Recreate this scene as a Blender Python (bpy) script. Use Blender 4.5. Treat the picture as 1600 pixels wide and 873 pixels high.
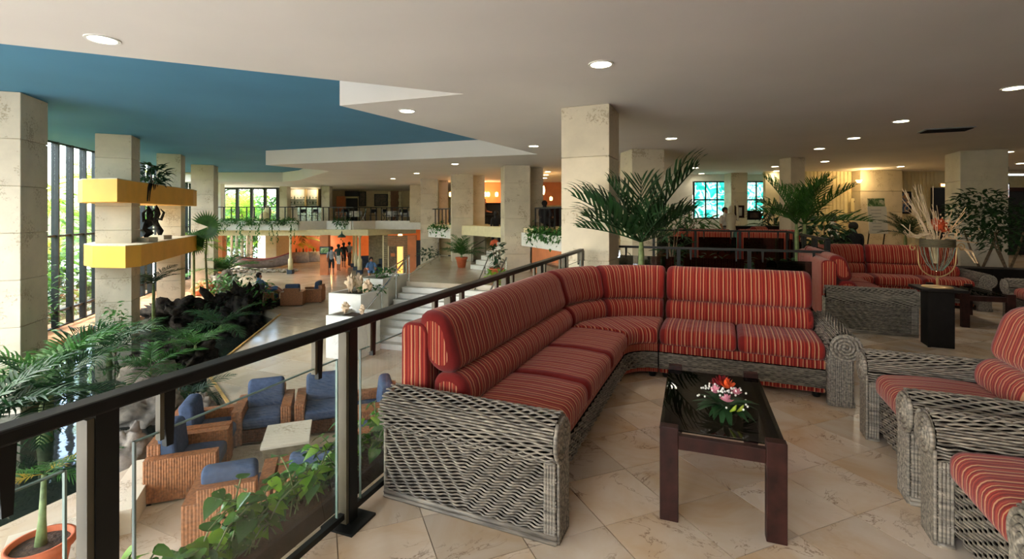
import bpy, math, random
import numpy as np
from mathutils import Vector, Matrix, noise as mnoise
for o in list(bpy.data.objects): bpy.data.objects.remove(o, do_unlink=True)
scene = bpy.context.scene
C = scene.collection
R = math.radians
PI = math.pi
rnd = random.Random(7)
# ---------------------------------------------------------------- camera
EYE, F, HZ = 1.65, 750.0, 335.0
cam = bpy.data.cameras.new('camera'); camo = bpy.data.objects.new('camera', cam); C.objects.link(camo)
camo.location = (0, 0, EYE); camo.rotation_euler = (R(90), 0, 0)
cam.sensor_width = 36; cam.lens = F/1600*36; cam.shift_y = -(436.5-HZ)/1600
cam.clip_start = .05; cam.clip_end = 400
scene.camera = camo
# ---------------------------------------------------------------- world, sun, exposure
w = bpy.data.worlds.new('world'); scene.world = w; w.use_nodes = True
nt = w.node_tree; bgn = nt.nodes['Background']
sky = nt.nodes.new('ShaderNodeTexSky'); sky.sky_type = 'NISHITA'; sky.sun_disc = False
sky.sun_elevation = R(50); sky.sun_rotation = R(250); sky.air_density = 1.0; sky.dust_density = 3.5; sky.ozone_density = 1.0
nt.links.new(sky.outputs[0], bgn.inputs[0]); bgn.inputs[1].default_value = 2.2
sun = bpy.data.lights.new('sun', 'SUN'); suno = bpy.data.objects.new('sun', sun); C.objects.link(suno)
sun.energy = 9.0; sun.angle = R(1.5); sun.color = (1, .98, .94)
suno.rotation_euler = (0, R(-30), R(10))
scene.view_settings.view_transform = 'Standard'; scene.view_settings.look = 'None'
scene.view_settings.gamma = 1; scene.view_settings.exposure = .2; scene.view_settings.use_curve_mapping = False

def onz(px, py, z):
    Y = (EYE-z)*F/(py-HZ); return Vector(((px-800)/F*Y, Y, z))
def at(px, py, Y): return Vector(((px-800)/F*Y, Y, EYE-(py-HZ)*Y/F))
def xat(px, Y): return (px-800)/F*Y
def zat(py, Y): return EYE-(py-HZ)*Y/F
# ---------------------------------------------------------------- materials
def lin(c):
    r = []
    for k in c[:3]:
        k = k/255.; r.append(k/12.92 if k <= .04045 else ((k+.055)/1.055)**2.4)
    return (r[0], r[1], r[2], 1)
M = {}
def newmat(name):
    m = bpy.data.materials.new(name); m.use_nodes = True; M[name] = m
    return m, m.node_tree, m.node_tree.nodes['Principled BSDF']
def N(t, typ, **kw):
    n = t.nodes.new(typ)
    for k, v in kw.items():
        if k in n.inputs: n.inputs[k].default_value = v
        else: setattr(n, k, v)
    return n
def ramp(t, fac, stops, const=False):
    r = N(t, 'ShaderNodeValToRGB'); cr = r.color_ramp
    if const: cr.interpolation = 'CONSTANT'
    while len(cr.elements) < len(stops): cr.elements.new(.5)
    for e, (p, c) in zip(cr.elements, stops): e.position = p; e.color = c
    t.links.new(fac, r.inputs[0]); return r
def pm(name, c, rough=.6, metal=0, var=.12, scale=6, bump=0, bscale=40, rand=0, coat=0, spec=.5):
    m, t, b = newmat(name); L = t.links
    co = N(t, 'ShaderNodeTexCoord')
    nz = N(t, 'ShaderNodeTexNoise', Scale=scale, Detail=4); L.new(co.outputs['Object'], nz.inputs['Vector'])
    a = lin(c); lo = tuple(x*(1-var*1.6) for x in a[:3])+(1,); hi = tuple(min(1, x*(1+var*1.6)) for x in a[:3])+(1,)
    r = ramp(t, nz.outputs[0], [(.28, lo), (.72, hi)])
    out = r.outputs[0]
    if rand:
        oi = N(t, 'ShaderNodeObjectInfo'); hs = N(t, 'ShaderNodeHueSaturation')
        mr = N(t, 'ShaderNodeMapRange'); mr.inputs[3].default_value = 1-rand; mr.inputs[4].default_value = 1+rand
        L.new(oi.outputs['Random'], mr.inputs[0]); L.new(mr.outputs[0], hs.inputs['Value']); L.new(out, hs.inputs['Color']); out = hs.outputs[0]
    L.new(out, b.inputs['Base Color'])
    b.inputs['Roughness'].default_value = rough; b.inputs['Metallic'].default_value = metal
    b.inputs['Specular IOR Level'].default_value = spec
    if coat: b.inputs['Coat Weight'].default_value = coat
    if bump:
        n2 = N(t, 'ShaderNodeTexNoise', Scale=bscale, Detail=5); L.new(co.outputs['Object'], n2.inputs['Vector'])
        bp = N(t, 'ShaderNodeBump', Strength=bump, Distance=.02); L.new(n2.outputs[0], bp.inputs['Height']); L.new(bp.outputs[0], b.inputs['Normal'])
    return m
def emit(name, c, s):
    m, t, b = newmat(name); b.inputs['Base Color'].default_value = lin(c)
    b.inputs['Emission Color'].default_value = lin(c); b.inputs['Emission Strength'].default_value = s
    return m
def leafmat(name, c, c2, rough=.4, trans=.35, rand=.25):
    m, t, b = newmat(name); L = t.links
    oi = N(t, 'ShaderNodeObjectInfo'); co = N(t, 'ShaderNodeTexCoord')
    nz = N(t, 'ShaderNodeTexNoise', Scale=5, Detail=3); L.new(co.outputs['Object'], nz.inputs['Vector'])
    r = ramp(t, nz.outputs[0], [(.3, lin(c)), (.7, lin(c2))])
    hs = N(t, 'ShaderNodeHueSaturation'); mr = N(t, 'ShaderNodeMapRange')
    mr.inputs[3].default_value = 1-rand; mr.inputs[4].default_value = 1+rand
    L.new(oi.outputs['Random'], mr.inputs[0]); L.new(mr.outputs[0], hs.inputs['Value']); L.new(r.outputs[0], hs.inputs['Color'])
    L.new(hs.outputs[0], b.inputs['Base Color']); b.inputs['Roughness'].default_value = rough
    tr = N(t, 'ShaderNodeBsdfTranslucent'); L.new(hs.outputs[0], tr.inputs[0])
    mx = N(t, 'ShaderNodeMixShader', Fac=trans); L.new(b.outputs[0], mx.inputs[1]); L.new(tr.outputs[0], mx.inputs[2])
    L.new(mx.outputs[0], t.nodes['Material Output'].inputs[0])
    return m
def glassmat(name, tint, refl=.06, rough=.0):
    m, t, b = newmat(name); L = t.links; t.nodes.remove(b)
    tr = N(t, 'ShaderNodeBsdfTransparent'); tr.inputs[0].default_value = tint
    gl = N(t, 'ShaderNodeBsdfGlossy'); gl.inputs['Roughness'].default_value = rough
    fr = N(t, 'ShaderNodeFresnel', IOR=1.45); mu = N(t, 'ShaderNodeMath', operation='MULTIPLY_ADD'); mu.inputs[1].default_value = .14; mu.inputs[2].default_value = refl
    L.new(fr.outputs[0], mu.inputs[0])
    mx = N(t, 'ShaderNodeMixShader'); L.new(mu.outputs[0], mx.inputs[0]); L.new(tr.outputs[0], mx.inputs[1]); L.new(gl.outputs[0], mx.inputs[2])
    L.new(mx.outputs[0], t.nodes['Material Output'].inputs[0]); return m

def fabric():
    m, t, b = newmat('striped_fabric'); L = t.links
    uv = N(t, 'ShaderNodeUVMap'); sp = N(t, 'ShaderNodeSeparateXYZ'); L.new(uv.outputs[0], sp.inputs[0])
    nz = N(t, 'ShaderNodeTexNoise', Scale=9.0, Detail=2); co = N(t, 'ShaderNodeTexCoord'); L.new(co.outputs['Object'], nz.inputs['Vector'])
    wob = N(t, 'ShaderNodeMath', operation='MULTIPLY_ADD'); wob.inputs[1].default_value = .006; L.new(nz.outputs[0], wob.inputs[0]); L.new(sp.outputs[0], wob.inputs[2])
    mu = N(t, 'ShaderNodeMath', operation='MULTIPLY'); mu.inputs[1].default_value = 1/.135; L.new(wob.outputs[0], mu.inputs[0])
    fr = N(t, 'ShaderNodeMath', operation='FRACT'); L.new(mu.outputs[0], fr.inputs[0])
    red, dk, tan, org = lin((156, 44, 35)), lin((124, 32, 29)), lin((206, 150, 110)), lin((180, 80, 58))
    r = ramp(t, fr.outputs[0], [(0, red), (.08, tan), (.155, dk), (.24, red), (.30, org), (.335, red), (.41, tan), (.455, dk), (.55, red), (.62, tan), (.685, red), (.76, dk), (.82, org), (.86, red), (.92, dk)], True)
    n2 = N(t, 'ShaderNodeTexNoise', Scale=220.0, Detail=2); L.new(co.outputs['Object'], n2.inputs['Vector'])
    mx = N(t, 'ShaderNodeMix', data_type='RGBA', blend_type='MULTIPLY'); mx.inputs[0].default_value = .35
    L.new(r.outputs[0], mx.inputs[6]); L.new(n2.outputs[0], mx.inputs[7])
    L.new(mx.outputs[2], b.inputs['Base Color']); b.inputs['Roughness'].default_value = .9
    b.inputs['Sheen Weight'].default_value = .15; b.inputs['Specular IOR Level'].default_value = .15
    bp = N(t, 'ShaderNodeBump', Strength=.25, Distance=.004); L.new(n2.outputs[0], bp.inputs['Height'])
    n3 = N(t, 'ShaderNodeTexNoise', Scale=7.0, Detail=2); L.new(co.outputs['Object'], n3.inputs['Vector'])
    b2 = N(t, 'ShaderNodeBump', Strength=.5, Distance=.03); L.new(n3.outputs[0], b2.inputs['Height']); L.new(bp.outputs[0], b2.inputs['Normal'])
    L.new(b2.outputs[0], b.inputs['Normal'])
def stone(name, c, dark, pits=.5, joint=0):
    m, t, b = newmat(name); L = t.links
    ge = N(t, 'ShaderNodeNewGeometry')
    n1 = N(t, 'ShaderNodeTexNoise', Scale=1.3, Detail=6, Roughness=.65); L.new(ge.outputs['Position'], n1.inputs['Vector'])
    a = lin(c); r1 = ramp(t, n1.outputs[0], [(.3, tuple(x*.78 for x in a[:3])+(1,)), (.7, a)])
    n2 = N(t, 'ShaderNodeTexNoise', Scale=22.0, Detail=5, Roughness=.7); L.new(ge.outputs['Position'], n2.inputs['Vector'])
    n3 = N(t, 'ShaderNodeTexNoise', Scale=2.2, Detail=2); L.new(ge.outputs['Position'], n3.inputs['Vector'])
    ad = N(t, 'ShaderNodeMath', operation='MULTIPLY'); L.new(n2.outputs[0], ad.inputs[0]); L.new(n3.outputs[0], ad.inputs[1])
    r2 = ramp(t, ad.outputs[0], [(.315, (0, 0, 0, 1)), (.37, (1, 1, 1, 1))])
    mf = N(t, 'ShaderNodeMath', operation='MULTIPLY'); mf.inputs[1].default_value = pits; L.new(r2.outputs[0], mf.inputs[0])
    mx = N(t, 'ShaderNodeMix', data_type='RGBA'); L.new(mf.outputs[0], mx.inputs[0]); L.new(r1.outputs[0], mx.inputs[6]); mx.inputs[7].default_value = lin(dark)
    oi = N(t, 'ShaderNodeObjectInfo'); hs = N(t, 'ShaderNodeHueSaturation'); mr = N(t, 'ShaderNodeMapRange'); mr.inputs[3].default_value = .93; mr.inputs[4].default_value = 1.06
    L.new(oi.outputs['Random'], mr.inputs[0]); L.new(mr.outputs[0], hs.inputs['Value']); L.new(mx.outputs[2], hs.inputs['Color'])
    L.new(hs.outputs[0], b.inputs['Base Color']); b.inputs['Roughness'].default_value = .55
    bp = N(t, 'ShaderNodeBump', Strength=.35, Distance=.01, invert=True); L.new(r2.outputs[0], bp.inputs['Height']); L.new(bp.outputs[0], b.inputs['Normal'])
def marble(name, c, c2, vein, rough, vs=1.0):
    m, t, b = newmat(name); L = t.links
    ge = N(t, 'ShaderNodeNewGeometry'); oi = N(t, 'ShaderNodeObjectInfo')
    mu = N(t, 'ShaderNodeVectorMath', operation='SCALE'); cx = N(t, 'ShaderNodeCombineXYZ')
    L.new(oi.outputs['Random'], cx.inputs[2]); L.new(cx.outputs[0], mu.inputs[0]); mu.inputs['Scale'].default_value = 60
    ad = N(t, 'ShaderNodeVectorMath', operation='ADD'); L.new(ge.outputs['Position'], ad.inputs[0]); L.new(mu.outputs[0], ad.inputs[1])
    n1 = N(t, 'ShaderNodeTexNoise', Scale=1.7*vs, Detail=5, Roughness=.6, Distortion=.6); L.new(ad.outputs[0], n1.inputs['Vector'])
    r1 = ramp(t, n1.outputs[0], [(.38, lin(c)), (.66, lin(c2))])
    n2 = N(t, 'ShaderNodeTexNoise', Scale=3.6*vs, Detail=7, Roughness=.62, Distortion=1.2); L.new(ad.outputs[0], n2.inputs['Vector'])
    r2 = ramp(t, n2.outputs[0], [(.485, (0, 0, 0, 1)), (.5, (1, 1, 1, 1)), (.515, (0, 0, 0, 1))])
    n3 = N(t, 'ShaderNodeTexNoise', Scale=2.6*vs, Detail=2); L.new(ad.outputs[0], n3.inputs['Vector'])
    r3 = ramp(t, n3.outputs[0], [(.5, (0, 0, 0, 1)), (.62, (.75, .75, .75, 1))])
    mf = N(t, 'ShaderNodeMath', operation='MULTIPLY'); L.new(r2.outputs[0], mf.inputs[0]); L.new(r3.outputs[0], mf.inputs[1])
    mx = N(t, 'ShaderNodeMix', data_type='RGBA'); L.new(mf.outputs[0], mx.inputs[0]); L.new(r1.outputs[0], mx.inputs[6]); mx.inputs[7].default_value = lin(vein)
    hs = N(t, 'ShaderNodeHueSaturation'); mr = N(t, 'ShaderNodeMapRange'); mr.inputs[3].default_value = .86; mr.inputs[4].default_value = 1.1
    L.new(oi.outputs['Random'], mr.inputs[0]); L.new(mr.outputs[0], hs.inputs['Value']); L.new(mx.outputs[2], hs.inputs['Color'])
    L.new(hs.outputs[0], b.inputs['Base Color']); b.inputs['Roughness'].default_value = rough
def wickermat(name, c, c2, dark):
    m, t, b = newmat(name); L = t.links
    co = N(t, 'ShaderNodeTexCoord'); mp = N(t, 'ShaderNodeMapping'); mp.inputs['Scale'].default_value = (6, 60, 60)
    L.new(co.outputs['Object'], mp.inputs['Vector'])
    n1 = N(t, 'ShaderNodeTexNoise', Scale=1.0, Detail=4); L.new(mp.outputs[0], n1.inputs['Vector'])
    r1 = ramp(t, n1.outputs[0], [(.25, lin(dark)), (.48, lin(c)), (.72, lin(c2))])
    L.new(r1.outputs[0], b.inputs['Base Color']); b.inputs['Roughness'].default_value = .55
fabric()
stone('coral_stone', (214, 203, 178), (126, 104, 66), .5)
stone('white_stone', (226, 222, 210), (150, 140, 120), .2)
marble('marble_tile', (212, 197, 178), (196, 168, 134), (104, 70, 44), .2)
marble('marble_lower', (198, 184, 162), (186, 168, 142), (150, 130, 104), .16, .6)
wickermat('grey_wicker', (118, 111, 101), (164, 153, 137), (60, 55, 49))
pm('weave_gap_shade', (16, 13, 11), .95, spec=.1)  # near-black colour paints the shade seen through gaps in the weave
pm('grout', (120, 100, 78), .9)
pm('ceiling_paint', (216, 210, 202), .85, var=.03, scale=.6, bump=.04, bscale=30)
pm('blue_paint', (70, 128, 160), .8, var=.05, scale=.5, bump=.04, bscale=20)
pm('white_paint', (226, 224, 216), .7, var=.03)
pm('cream_paint', (222, 210, 166), .7, var=.04)
pm('black_metal', (18, 20, 19), .45, 0, var=.1, spec=.3)
pm('window_frame', (46, 50, 50), .5, 0, var=.1, spec=.3)
pm('kerb_yellow', (198, 160, 92), .6)
pm('steel', (190, 190, 186), .25, .9, var=.05)
pm('bronze_edge', (88, 82, 66), .45, .0, var=.1, spec=.3)
pm('dark_wood', (46, 22, 17), .45, var=.35, scale=14, spec=.25)
pm('black_wood', (17, 14, 13), .5, var=.3, scale=14, spec=.2)
pm('mid_wood', (128, 92, 60), .55, var=.25, scale=10)
pm('terracotta', (190, 98, 58), .8, var=.12, bump=.1)
pm('soil', (72, 54, 40), 1, var=.4, scale=20, bump=.8, bscale=30)
pm('garden_soil', (168, 128, 96), 1, var=.25, scale=4, bump=.5)
pm('yellow_paint', (236, 172, 62), .6, var=.05, scale=2)
pm('brown_wicker', (138, 88, 52), .5, var=.3, scale=30)
pm('brown_wicker_dark', (92, 56, 34), .5, var=.3, scale=30)
pm('blue_cushion', (66, 78, 98), .95, var=.12, scale=18, bump=.25, bscale=120, spec=.1)
pm('orange_wall', (206, 126, 80), .8, var=.08, scale=2)
pm('rock', (124, 116, 104), .95, var=.35, scale=5, bump=1, bscale=9)
pm('dark_rock', (38, 34, 30), .95, var=.6, scale=8, bump=1, bscale=14, spec=.15)
pm('pebble', (150, 142, 128), .8, var=.2, rand=.3)
pm('slat_wood', (124, 112, 86), .7, var=.2, scale=8)
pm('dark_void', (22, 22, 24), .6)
pm('tan_wall', (188, 168, 130), .8, var=.05)
pm('navy_wall', (44, 56, 74), .6)
pm('skin', (176, 118, 88), .6, var=.05); pm('hair', (26, 20, 18), .7)
pm('cloth_black', (24, 24, 28), .9); pm('cloth_white', (226, 224, 220), .9); pm('cloth_grey', (150, 154, 160), .9)
pm('cloth_blue', (84, 118, 160), .9); pm('cloth_teal', (44, 74, 70), .9); pm('cloth_orange', (214, 96, 56), .9); pm('cloth_brown', (96, 60, 46), .9)
pm('green_fabric', (58, 96, 86), .9); pm('bark', (112, 96, 76), .9, var=.3, scale=20, bump=.8, bscale=30)
pm('palm_stem', (112, 128, 78), .6, var=.25, scale=12)
pm('paper', (232, 230, 222), .6, var=.02)
pm('bounce_ground', (176, 176, 170), .95, var=.2, scale=3)  # pale neutral ground tone, chosen to bounce daylight up into the atrium
pm('gold_metal', (206, 176, 128), .35, .6)
pm('dry_twig', (206, 186, 160), .8, var=.15); pm('dry_orange', (214, 92, 52), .8, var=.2, scale=30); pm('dry_pale', (226, 196, 160), .8)
pm('petal_pink', (238, 160, 180), .6); pm('petal_red', (140, 24, 34), .6); pm('petal_orange', (232, 92, 40), .6); pm('petal_white', (240, 236, 232), .6)
pm('grey_wall', (176, 172, 164), .8, var=.04)
pm('rug_brown', (120, 84, 60), .8)
pm('boat_paint', (150, 132, 128), .6, var=.15); pm('boat_stripe', (150, 76, 76), .6)
leafmat('leaf_dark', (20, 50, 26), (38, 80, 36), .55, .2)
leafmat('leaf_mid', (38, 84, 32), (66, 118, 46), .55, .3)
leafmat('leaf_bright', (92, 148, 40), (150, 190, 60), .4, .45)
leafmat('leaf_lime', (134, 176, 52), (196, 210, 84), .5, .5)
leafmat('leaf_yellow', (190, 150, 50), (150, 150, 60), .5, .4)
leafmat('leaf_pothos', (46, 96, 34), (96, 146, 56), .22, .25, .4)
glassmat('clear_glass', (.97, .985, .975, 1), .0); glassmat('window_glass', (.93, .96, .95, 1), .02)
glassmat('dark_glass', (.27, .285, .275, 1), .10); glassmat('urn_glass', (.86, .9, .86, 1), .06)  # smoke tint of the tabletop; on railings it paints in darkness
pm('glass_edge', (120, 138, 130), .2)
emit('lamp_lens', (255, 244, 214), 14); emit('bar_lamp', (255, 200, 120), 9); emit('doorway_glow', (255, 176, 84), 2.2); emit('cool_tube', (235, 245, 255), 8)
def stained():
    m, t, b = newmat('stained_glass'); L = t.links
    co = N(t, 'ShaderNodeTexCoord'); n1 = N(t, 'ShaderNodeTexNoise', Scale=1.6, Detail=3, Distortion=1.6); L.new(co.outputs['Object'], n1.inputs['Vector'])
    r = ramp(t, n1.outputs[0], [(.36, lin((20, 176, 160))), (.46, lin((70, 224, 206))), (.52, lin((236, 250, 246))), (.57, lin((60, 212, 196))), (.66, lin((24, 160, 150)))])
    L.new(r.outputs[0], b.inputs['Base Color']); L.new(r.outputs[0], b.inputs['Emission Color']); b.inputs['Emission Strength'].default_value = 1.5  # emission stands in for daylight coming through the coloured panes
stained()
def picture(name, cols, sc):
    m, t, b = newmat(name); L = t.links
    co = N(t, 'ShaderNodeTexCoord'); n1 = N(t, 'ShaderNodeTexNoise', Scale=sc, Detail=2, Distortion=1.0); L.new(co.outputs['Object'], n1.inputs['Vector'])
    k = len(cols); r = ramp(t, n1.outputs[0], [(.3+.4*i/(k-1), lin(c)) for i, c in enumerate(cols)]); L.new(r.outputs[0], b.inputs['Base Color']); b.inputs['Roughness'].default_value = .5
picture('painting', [(30, 50, 90), (70, 110, 150), (206, 160, 110), (120, 50, 40)], 5)
picture('dark_painting', [(24, 22, 20), (60, 48, 38), (88, 70, 56), (30, 26, 24)], 4)
picture('poster_green', [(40, 90, 50), (110, 150, 90), (220, 220, 190)], 6)
m, t, b = newmat('pond_water'); b.inputs['Base Color'].default_value = (.012, .018, .014, 1); b.inputs['Roughness'].default_value = .04
co = N(t, 'ShaderNodeTexCoord'); n1 = N(t, 'ShaderNodeTexNoise', Scale=3.0, Detail=2); t.links.new(co.outputs['Object'], n1.inputs['Vector'])
bp = N(t, 'ShaderNodeBump', Strength=.06, Distance=.05); t.links.new(n1.outputs[0], bp.inputs['Height']); t.links.new(bp.outputs[0], b.inputs['Normal'])
m, t, b = newmat('tv_screen'); co = N(t, 'ShaderNodeTexCoord'); n1 = N(t, 'ShaderNodeTexNoise', Scale=7.0); t.links.new(co.outputs['Object'], n1.inputs['Vector'])
r = ramp(t, n1.outputs[0], [(.4, lin((20, 30, 60))), (.5, lin((230, 235, 245))), (.6, lin((170, 40, 40)))]); t.links.new(r.outputs[0], b.inputs['Emission Color']); b.inputs['Emission Strength'].default_value = 1.0

# ---------------------------------------------------------------- mesh building
class MB:
    def __init__(s): s.v = []; s.f = []; s.uv = []
    def add(s, vs, fs, uvs=None):
        k = len(s.v); s.v += [tuple(p) for p in vs]; s.f += [tuple(i+k for i in f) for f in fs]
        s.uv += list(uvs) if uvs else [(p[0], p[1]) for p in vs]; return s
    def box(s, x0, x1, y0, y1, z0, z1):
        return s.add([(x0,y0,z0),(x1,y0,z0),(x1,y1,z0),(x0,y1,z0),(x0,y0,z1),(x1,y0,z1),(x1,y1,z1),(x0,y1,z1)],
                     [(3,2,1,0),(4,5,6,7),(0,1,5,4),(1,2,6,5),(2,3,7,6),(3,0,4,7)])
    def obox(s, c, sz, rz=0, tilt=None):
        m = Matrix.Rotation(rz, 3, 'Z')
        if tilt: m = m @ Matrix.Rotation(tilt[1], 3, tilt[0])
        t = MB().box(-sz[0]/2, sz[0]/2, -sz[1]/2, sz[1]/2, -sz[2]/2, sz[2]/2)
        return s.add([m @ Vector(p)+Vector(c) for p in t.v], t.f)
    def bar(s, a, b, wd, h):          # straight bar from a to b, wd across, h high
        a = Vector(a); b = Vector(b); d = (b-a).normalized(); sd = d.cross(Vector((0,0,1)))
        if sd.length < 1e-4: sd = Vector((1,0,0))
        sd.normalize(); up = sd.cross(d); sd *= wd/2; up *= h/2
        return s.add([a-sd-up, a+sd-up, a+sd+up, a-sd+up, b-sd-up, b+sd-up, b+sd+up, b-sd+up],
                     [(0,1,2,3),(7,6,5,4),(0,4,5,1),(1,5,6,2),(2,6,7,3),(3,7,4,0)])
    def prism(s, poly, z0, z1):
        n = len(poly); vs = [(p[0],p[1],z0) for p in poly]+[(p[0],p[1],z1) for p in poly]
        a = sum(poly[i][0]*poly[(i+1)%n][1]-poly[(i+1)%n][0]*poly[i][1] for i in range(n))
        fs = [tuple(range(n))[::-1], tuple(range(n, 2*n))]+[(i,(i+1)%n,n+(i+1)%n,n+i) for i in range(n)]
        if a < 0: fs = [f[::-1] for f in fs]
        return s.add(vs, fs)
    def tube(s, pts, r, n=6, flat=1.0):
        pts = [Vector(p) for p in pts]; k = len(pts); vs = []; fs = []; prev = None
        for i, p in enumerate(pts):
            d = (pts[min(i+1,k-1)]-pts[max(i-1,0)]).normalized()
            if prev is None:
                a = d.cross(Vector((0,0,1)));
                if a.length < 1e-3: a = d.cross(Vector((1,0,0)))
            else: a = prev-d*prev.dot(d)
            a.normalize(); prev = a; b_ = d.cross(a); rr = r[i] if isinstance(r, (list,tuple)) else r
            for j in range(n):
                t = 2*PI*j/n; vs.append(p+a*math.cos(t)*rr+b_*math.sin(t)*rr*flat)
        for i in range(k-1):
            for j in range(n): fs.append((i*n+j, i*n+(j+1)%n, (i+1)*n+(j+1)%n, (i+1)*n+j))
        fs.append(tuple(range(n))[::-1]); fs.append(tuple(range((k-1)*n, k*n)))
        return s.add(vs, fs)
    def lathe(s, prof, n=20, c=(0,0,0), sx=1, sy=1):
        vs = []; fs = []; k = len(prof)
        for r, z in prof:
            for j in range(n): t = 2*PI*j/n; vs.append((c[0]+r*sx*math.cos(t), c[1]+r*sy*math.sin(t), c[2]+z))
        for i in range(k-1):
            for j in range(n): fs.append((i*n+j, i*n+(j+1)%n, (i+1)*n+(j+1)%n, (i+1)*n+j))
        if prof[0][0] > 1e-4: fs.append(tuple(range(n))[::-1])
        if prof[-1][0] > 1e-4: fs.append(tuple(range((k-1)*n, k*n)))
        return s.add(vs, fs)
    def blob(s, c, r, seg=14, ring=9, amp=0, fr=2.0, seed=0):
        vs = []; fs = []
        for i in range(ring+1):
            ph = PI*i/ring
            for j in range(seg):
                t = 2*PI*j/seg; d = Vector((math.sin(ph)*math.cos(t), math.sin(ph)*math.sin(t), math.cos(ph)))
                k = 1+(amp*(mnoise.noise(d*fr+Vector((seed*7.1,seed*3.3,0)))+.5*mnoise.noise(d*fr*2.6+Vector((seed,0,9)))) if amp else 0)
                vs.append((c[0]+d.x*r[0]*k, c[1]+d.y*r[1]*k, c[2]+d.z*r[2]*k))
        for i in range(ring):
            for j in range(seg): fs.append((i*seg+j, (i+1)*seg+j, (i+1)*seg+(j+1)%seg, i*seg+(j+1)%seg))
        return s.add(vs, fs)
    def mesh(s, name, mat, smooth=False):
        me = bpy.data.meshes.new(name); me.from_pydata(s.v, [], s.f); me.update()
        ul = me.uv_layers.new(name='UVMap'); li = np.empty(len(me.loops), dtype=np.int32); me.loops.foreach_get('vertex_index', li)
        ul.data.foreach_set('uv', np.array(s.uv, dtype=np.float32)[li].ravel())
        if smooth: me.polygons.foreach_set('use_smooth', [True]*len(me.polygons))
        me.materials.append(M[mat] if isinstance(mat, str) else mat); return me
    def build(s, name, mat, parent=None, loc=(0,0,0), rz=0, smooth=False, bevel=0):
        return obj(name, s.mesh(name, mat, smooth), parent, loc, rz, bevel)
def obj(name, me, parent=None, loc=(0,0,0), rz=0, bevel=0):
    o = bpy.data.objects.new(name, me); C.objects.link(o); o.parent = parent; o.location = loc
    o.rotation_euler = rz if isinstance(rz, (tuple, list)) else (0, 0, rz)
    if bevel:
        b = o.modifiers.new('bevel', 'BEVEL'); b.width = bevel; b.segments = 2; b.limit_method = 'ANGLE'
    return o
def tag(o, label=None, cat=None, group=None, kind=None):
    for k, v in (('label', label), ('category', cat), ('group', group), ('kind', kind)):
        if v: o[k] = v
    return o
def thing(name, label, cat, loc=(0,0,0), rz=0, group=None):
    return tag(obj(name, None, None, loc, rz), label, cat, group)
def struct(name, mb, mat, label=None, **kw):
    return tag(mb.build(name, mat, **kw), label, None, None, 'structure')
def copy_tree(o, parent=None, label=None, loc=None, rz=None, group=None):
    c = o.copy(); C.objects.link(c); c.parent = parent
    if label: c['label'] = label
    if group: c['group'] = group
    if loc is not None: c.location = loc
    if rz is not None: c.rotation_euler = (0, 0, rz)
    for ch in KIDS(o): copy_tree(ch, c)
    return c
ORD = 'first second third fourth fifth sixth seventh eighth ninth tenth eleventh twelfth thirteenth fourteenth fifteenth sixteenth seventeenth eighteenth nineteenth twentieth'.split()+['twenty-'+x for x in 'first second third fourth fifth sixth seventh eighth ninth'.split()]
def KIDS(o): return [x for x in list(o.children)]
# ================================================================= STRUCTURE
TH = R(23.5); RZ = -TH
U = Vector((math.sin(TH), math.cos(TH), 0)); V = Vector((math.cos(TH), -math.sin(TH), 0))
CE, BL, LF, WL = 3.5, 4.05, -2.0, -2.25
RD = Vector((.352, .936, 0)); RN = Vector((-.936, .352, 0)); RP = Vector((-.877, 2.58, 0))   # rail line
def rail(y, off=0, z=0):
    p = RP+RD*((y-2.58)/.936)+RN*off; p.z = z; return p
def inside(p, poly):
    c = False; n = len(poly)
    for i in range(n):
        a, b = poly[i], poly[(i+1)%n]
        if (a[1] > p[1]) != (b[1] > p[1]) and p[0] < (b[0]-a[0])*(p[1]-a[1])/(b[1]-a[1])+a[0]: c = not c
    return c
def r2(v): return (v[0], v[1])
floor_poly = [r2(rail(-5, .12)), r2(rail(8.6, .12)), (1.6, 13.6), (.9, 17.0), (14, 23.5), (26, 23.5), (26, -5)]
fl = struct('floor', MB().prism(floor_poly, -.35, -.012), 'grout', 'polished cream marble upper lounge floor with diagonal tiles')
ext = MB().prism([r2(rail(1.2, .12)), r2(rail(1.2, .6)), r2(rail(4.6, .6)), r2(rail(4.6, .12))], -.35, -.17).build('planter_ledge', 'white_paint', fl)
TS = .44; e1 = Vector((.9272, .3746, 0)); e2 = Vector((-.3746, .9272, 0)); t0 = Vector((.492, 2.544, 0))
tm = MB().box(-TS/2+.0025, TS/2-.0025, -TS/2+.0025, TS/2-.0025, -.012, 0).mesh('tile', 'marble_tile')
cand = []; cut = []
for i in range(-30, 60):
    for j in range(-40, 40):
        c = t0+e1*TS*(i+.5)+e2*TS*(j+.5)
        if c.y < 1.1 or abs(c.x/c.y) > 1.25: continue
        ins = [inside(c+e1*a*TS*.5+e2*b_*TS*.5, floor_poly) for a in (-1, 1) for b_ in (-1, 1)]
        if all(ins): cand.append((c.length, c))
        elif any(ins) and c.y < 9: cut.append(c)
cand.sort(key=lambda q: q[0])
ang = math.atan2(e1.y, e1.x)
hidden_zone = lambda c: (-.9 < (c-Vector((.216,2.38,0))).dot(V) < -.3 and .3 < (c-Vector((.216,2.38,0))).dot(U) < 2.6)
def clip(poly, p0, n_):
    out = []
    for i in range(len(poly)):
        a, b_ = poly[i], poly[(i+1)%len(poly)]; da, db = (a-p0).dot(n_), (b_-p0).dot(n_)
        if da >= 0: out.append(a)
        if da*db < 0: out.append(a+(b_-a)*(da/(da-db)))
    return out
for c in cut:
    h = TS/2-.0025; q = clip([e1*a*h+e2*b_*h for a, b_ in ((-1,-1),(1,-1),(1,1),(-1,1))], rail(2, .12)-c, -RN)
    if len(q) > 2: MB().prism([r2(x) for x in q], -.012, 0).build('tile', 'marble_tile', fl, c)
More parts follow.
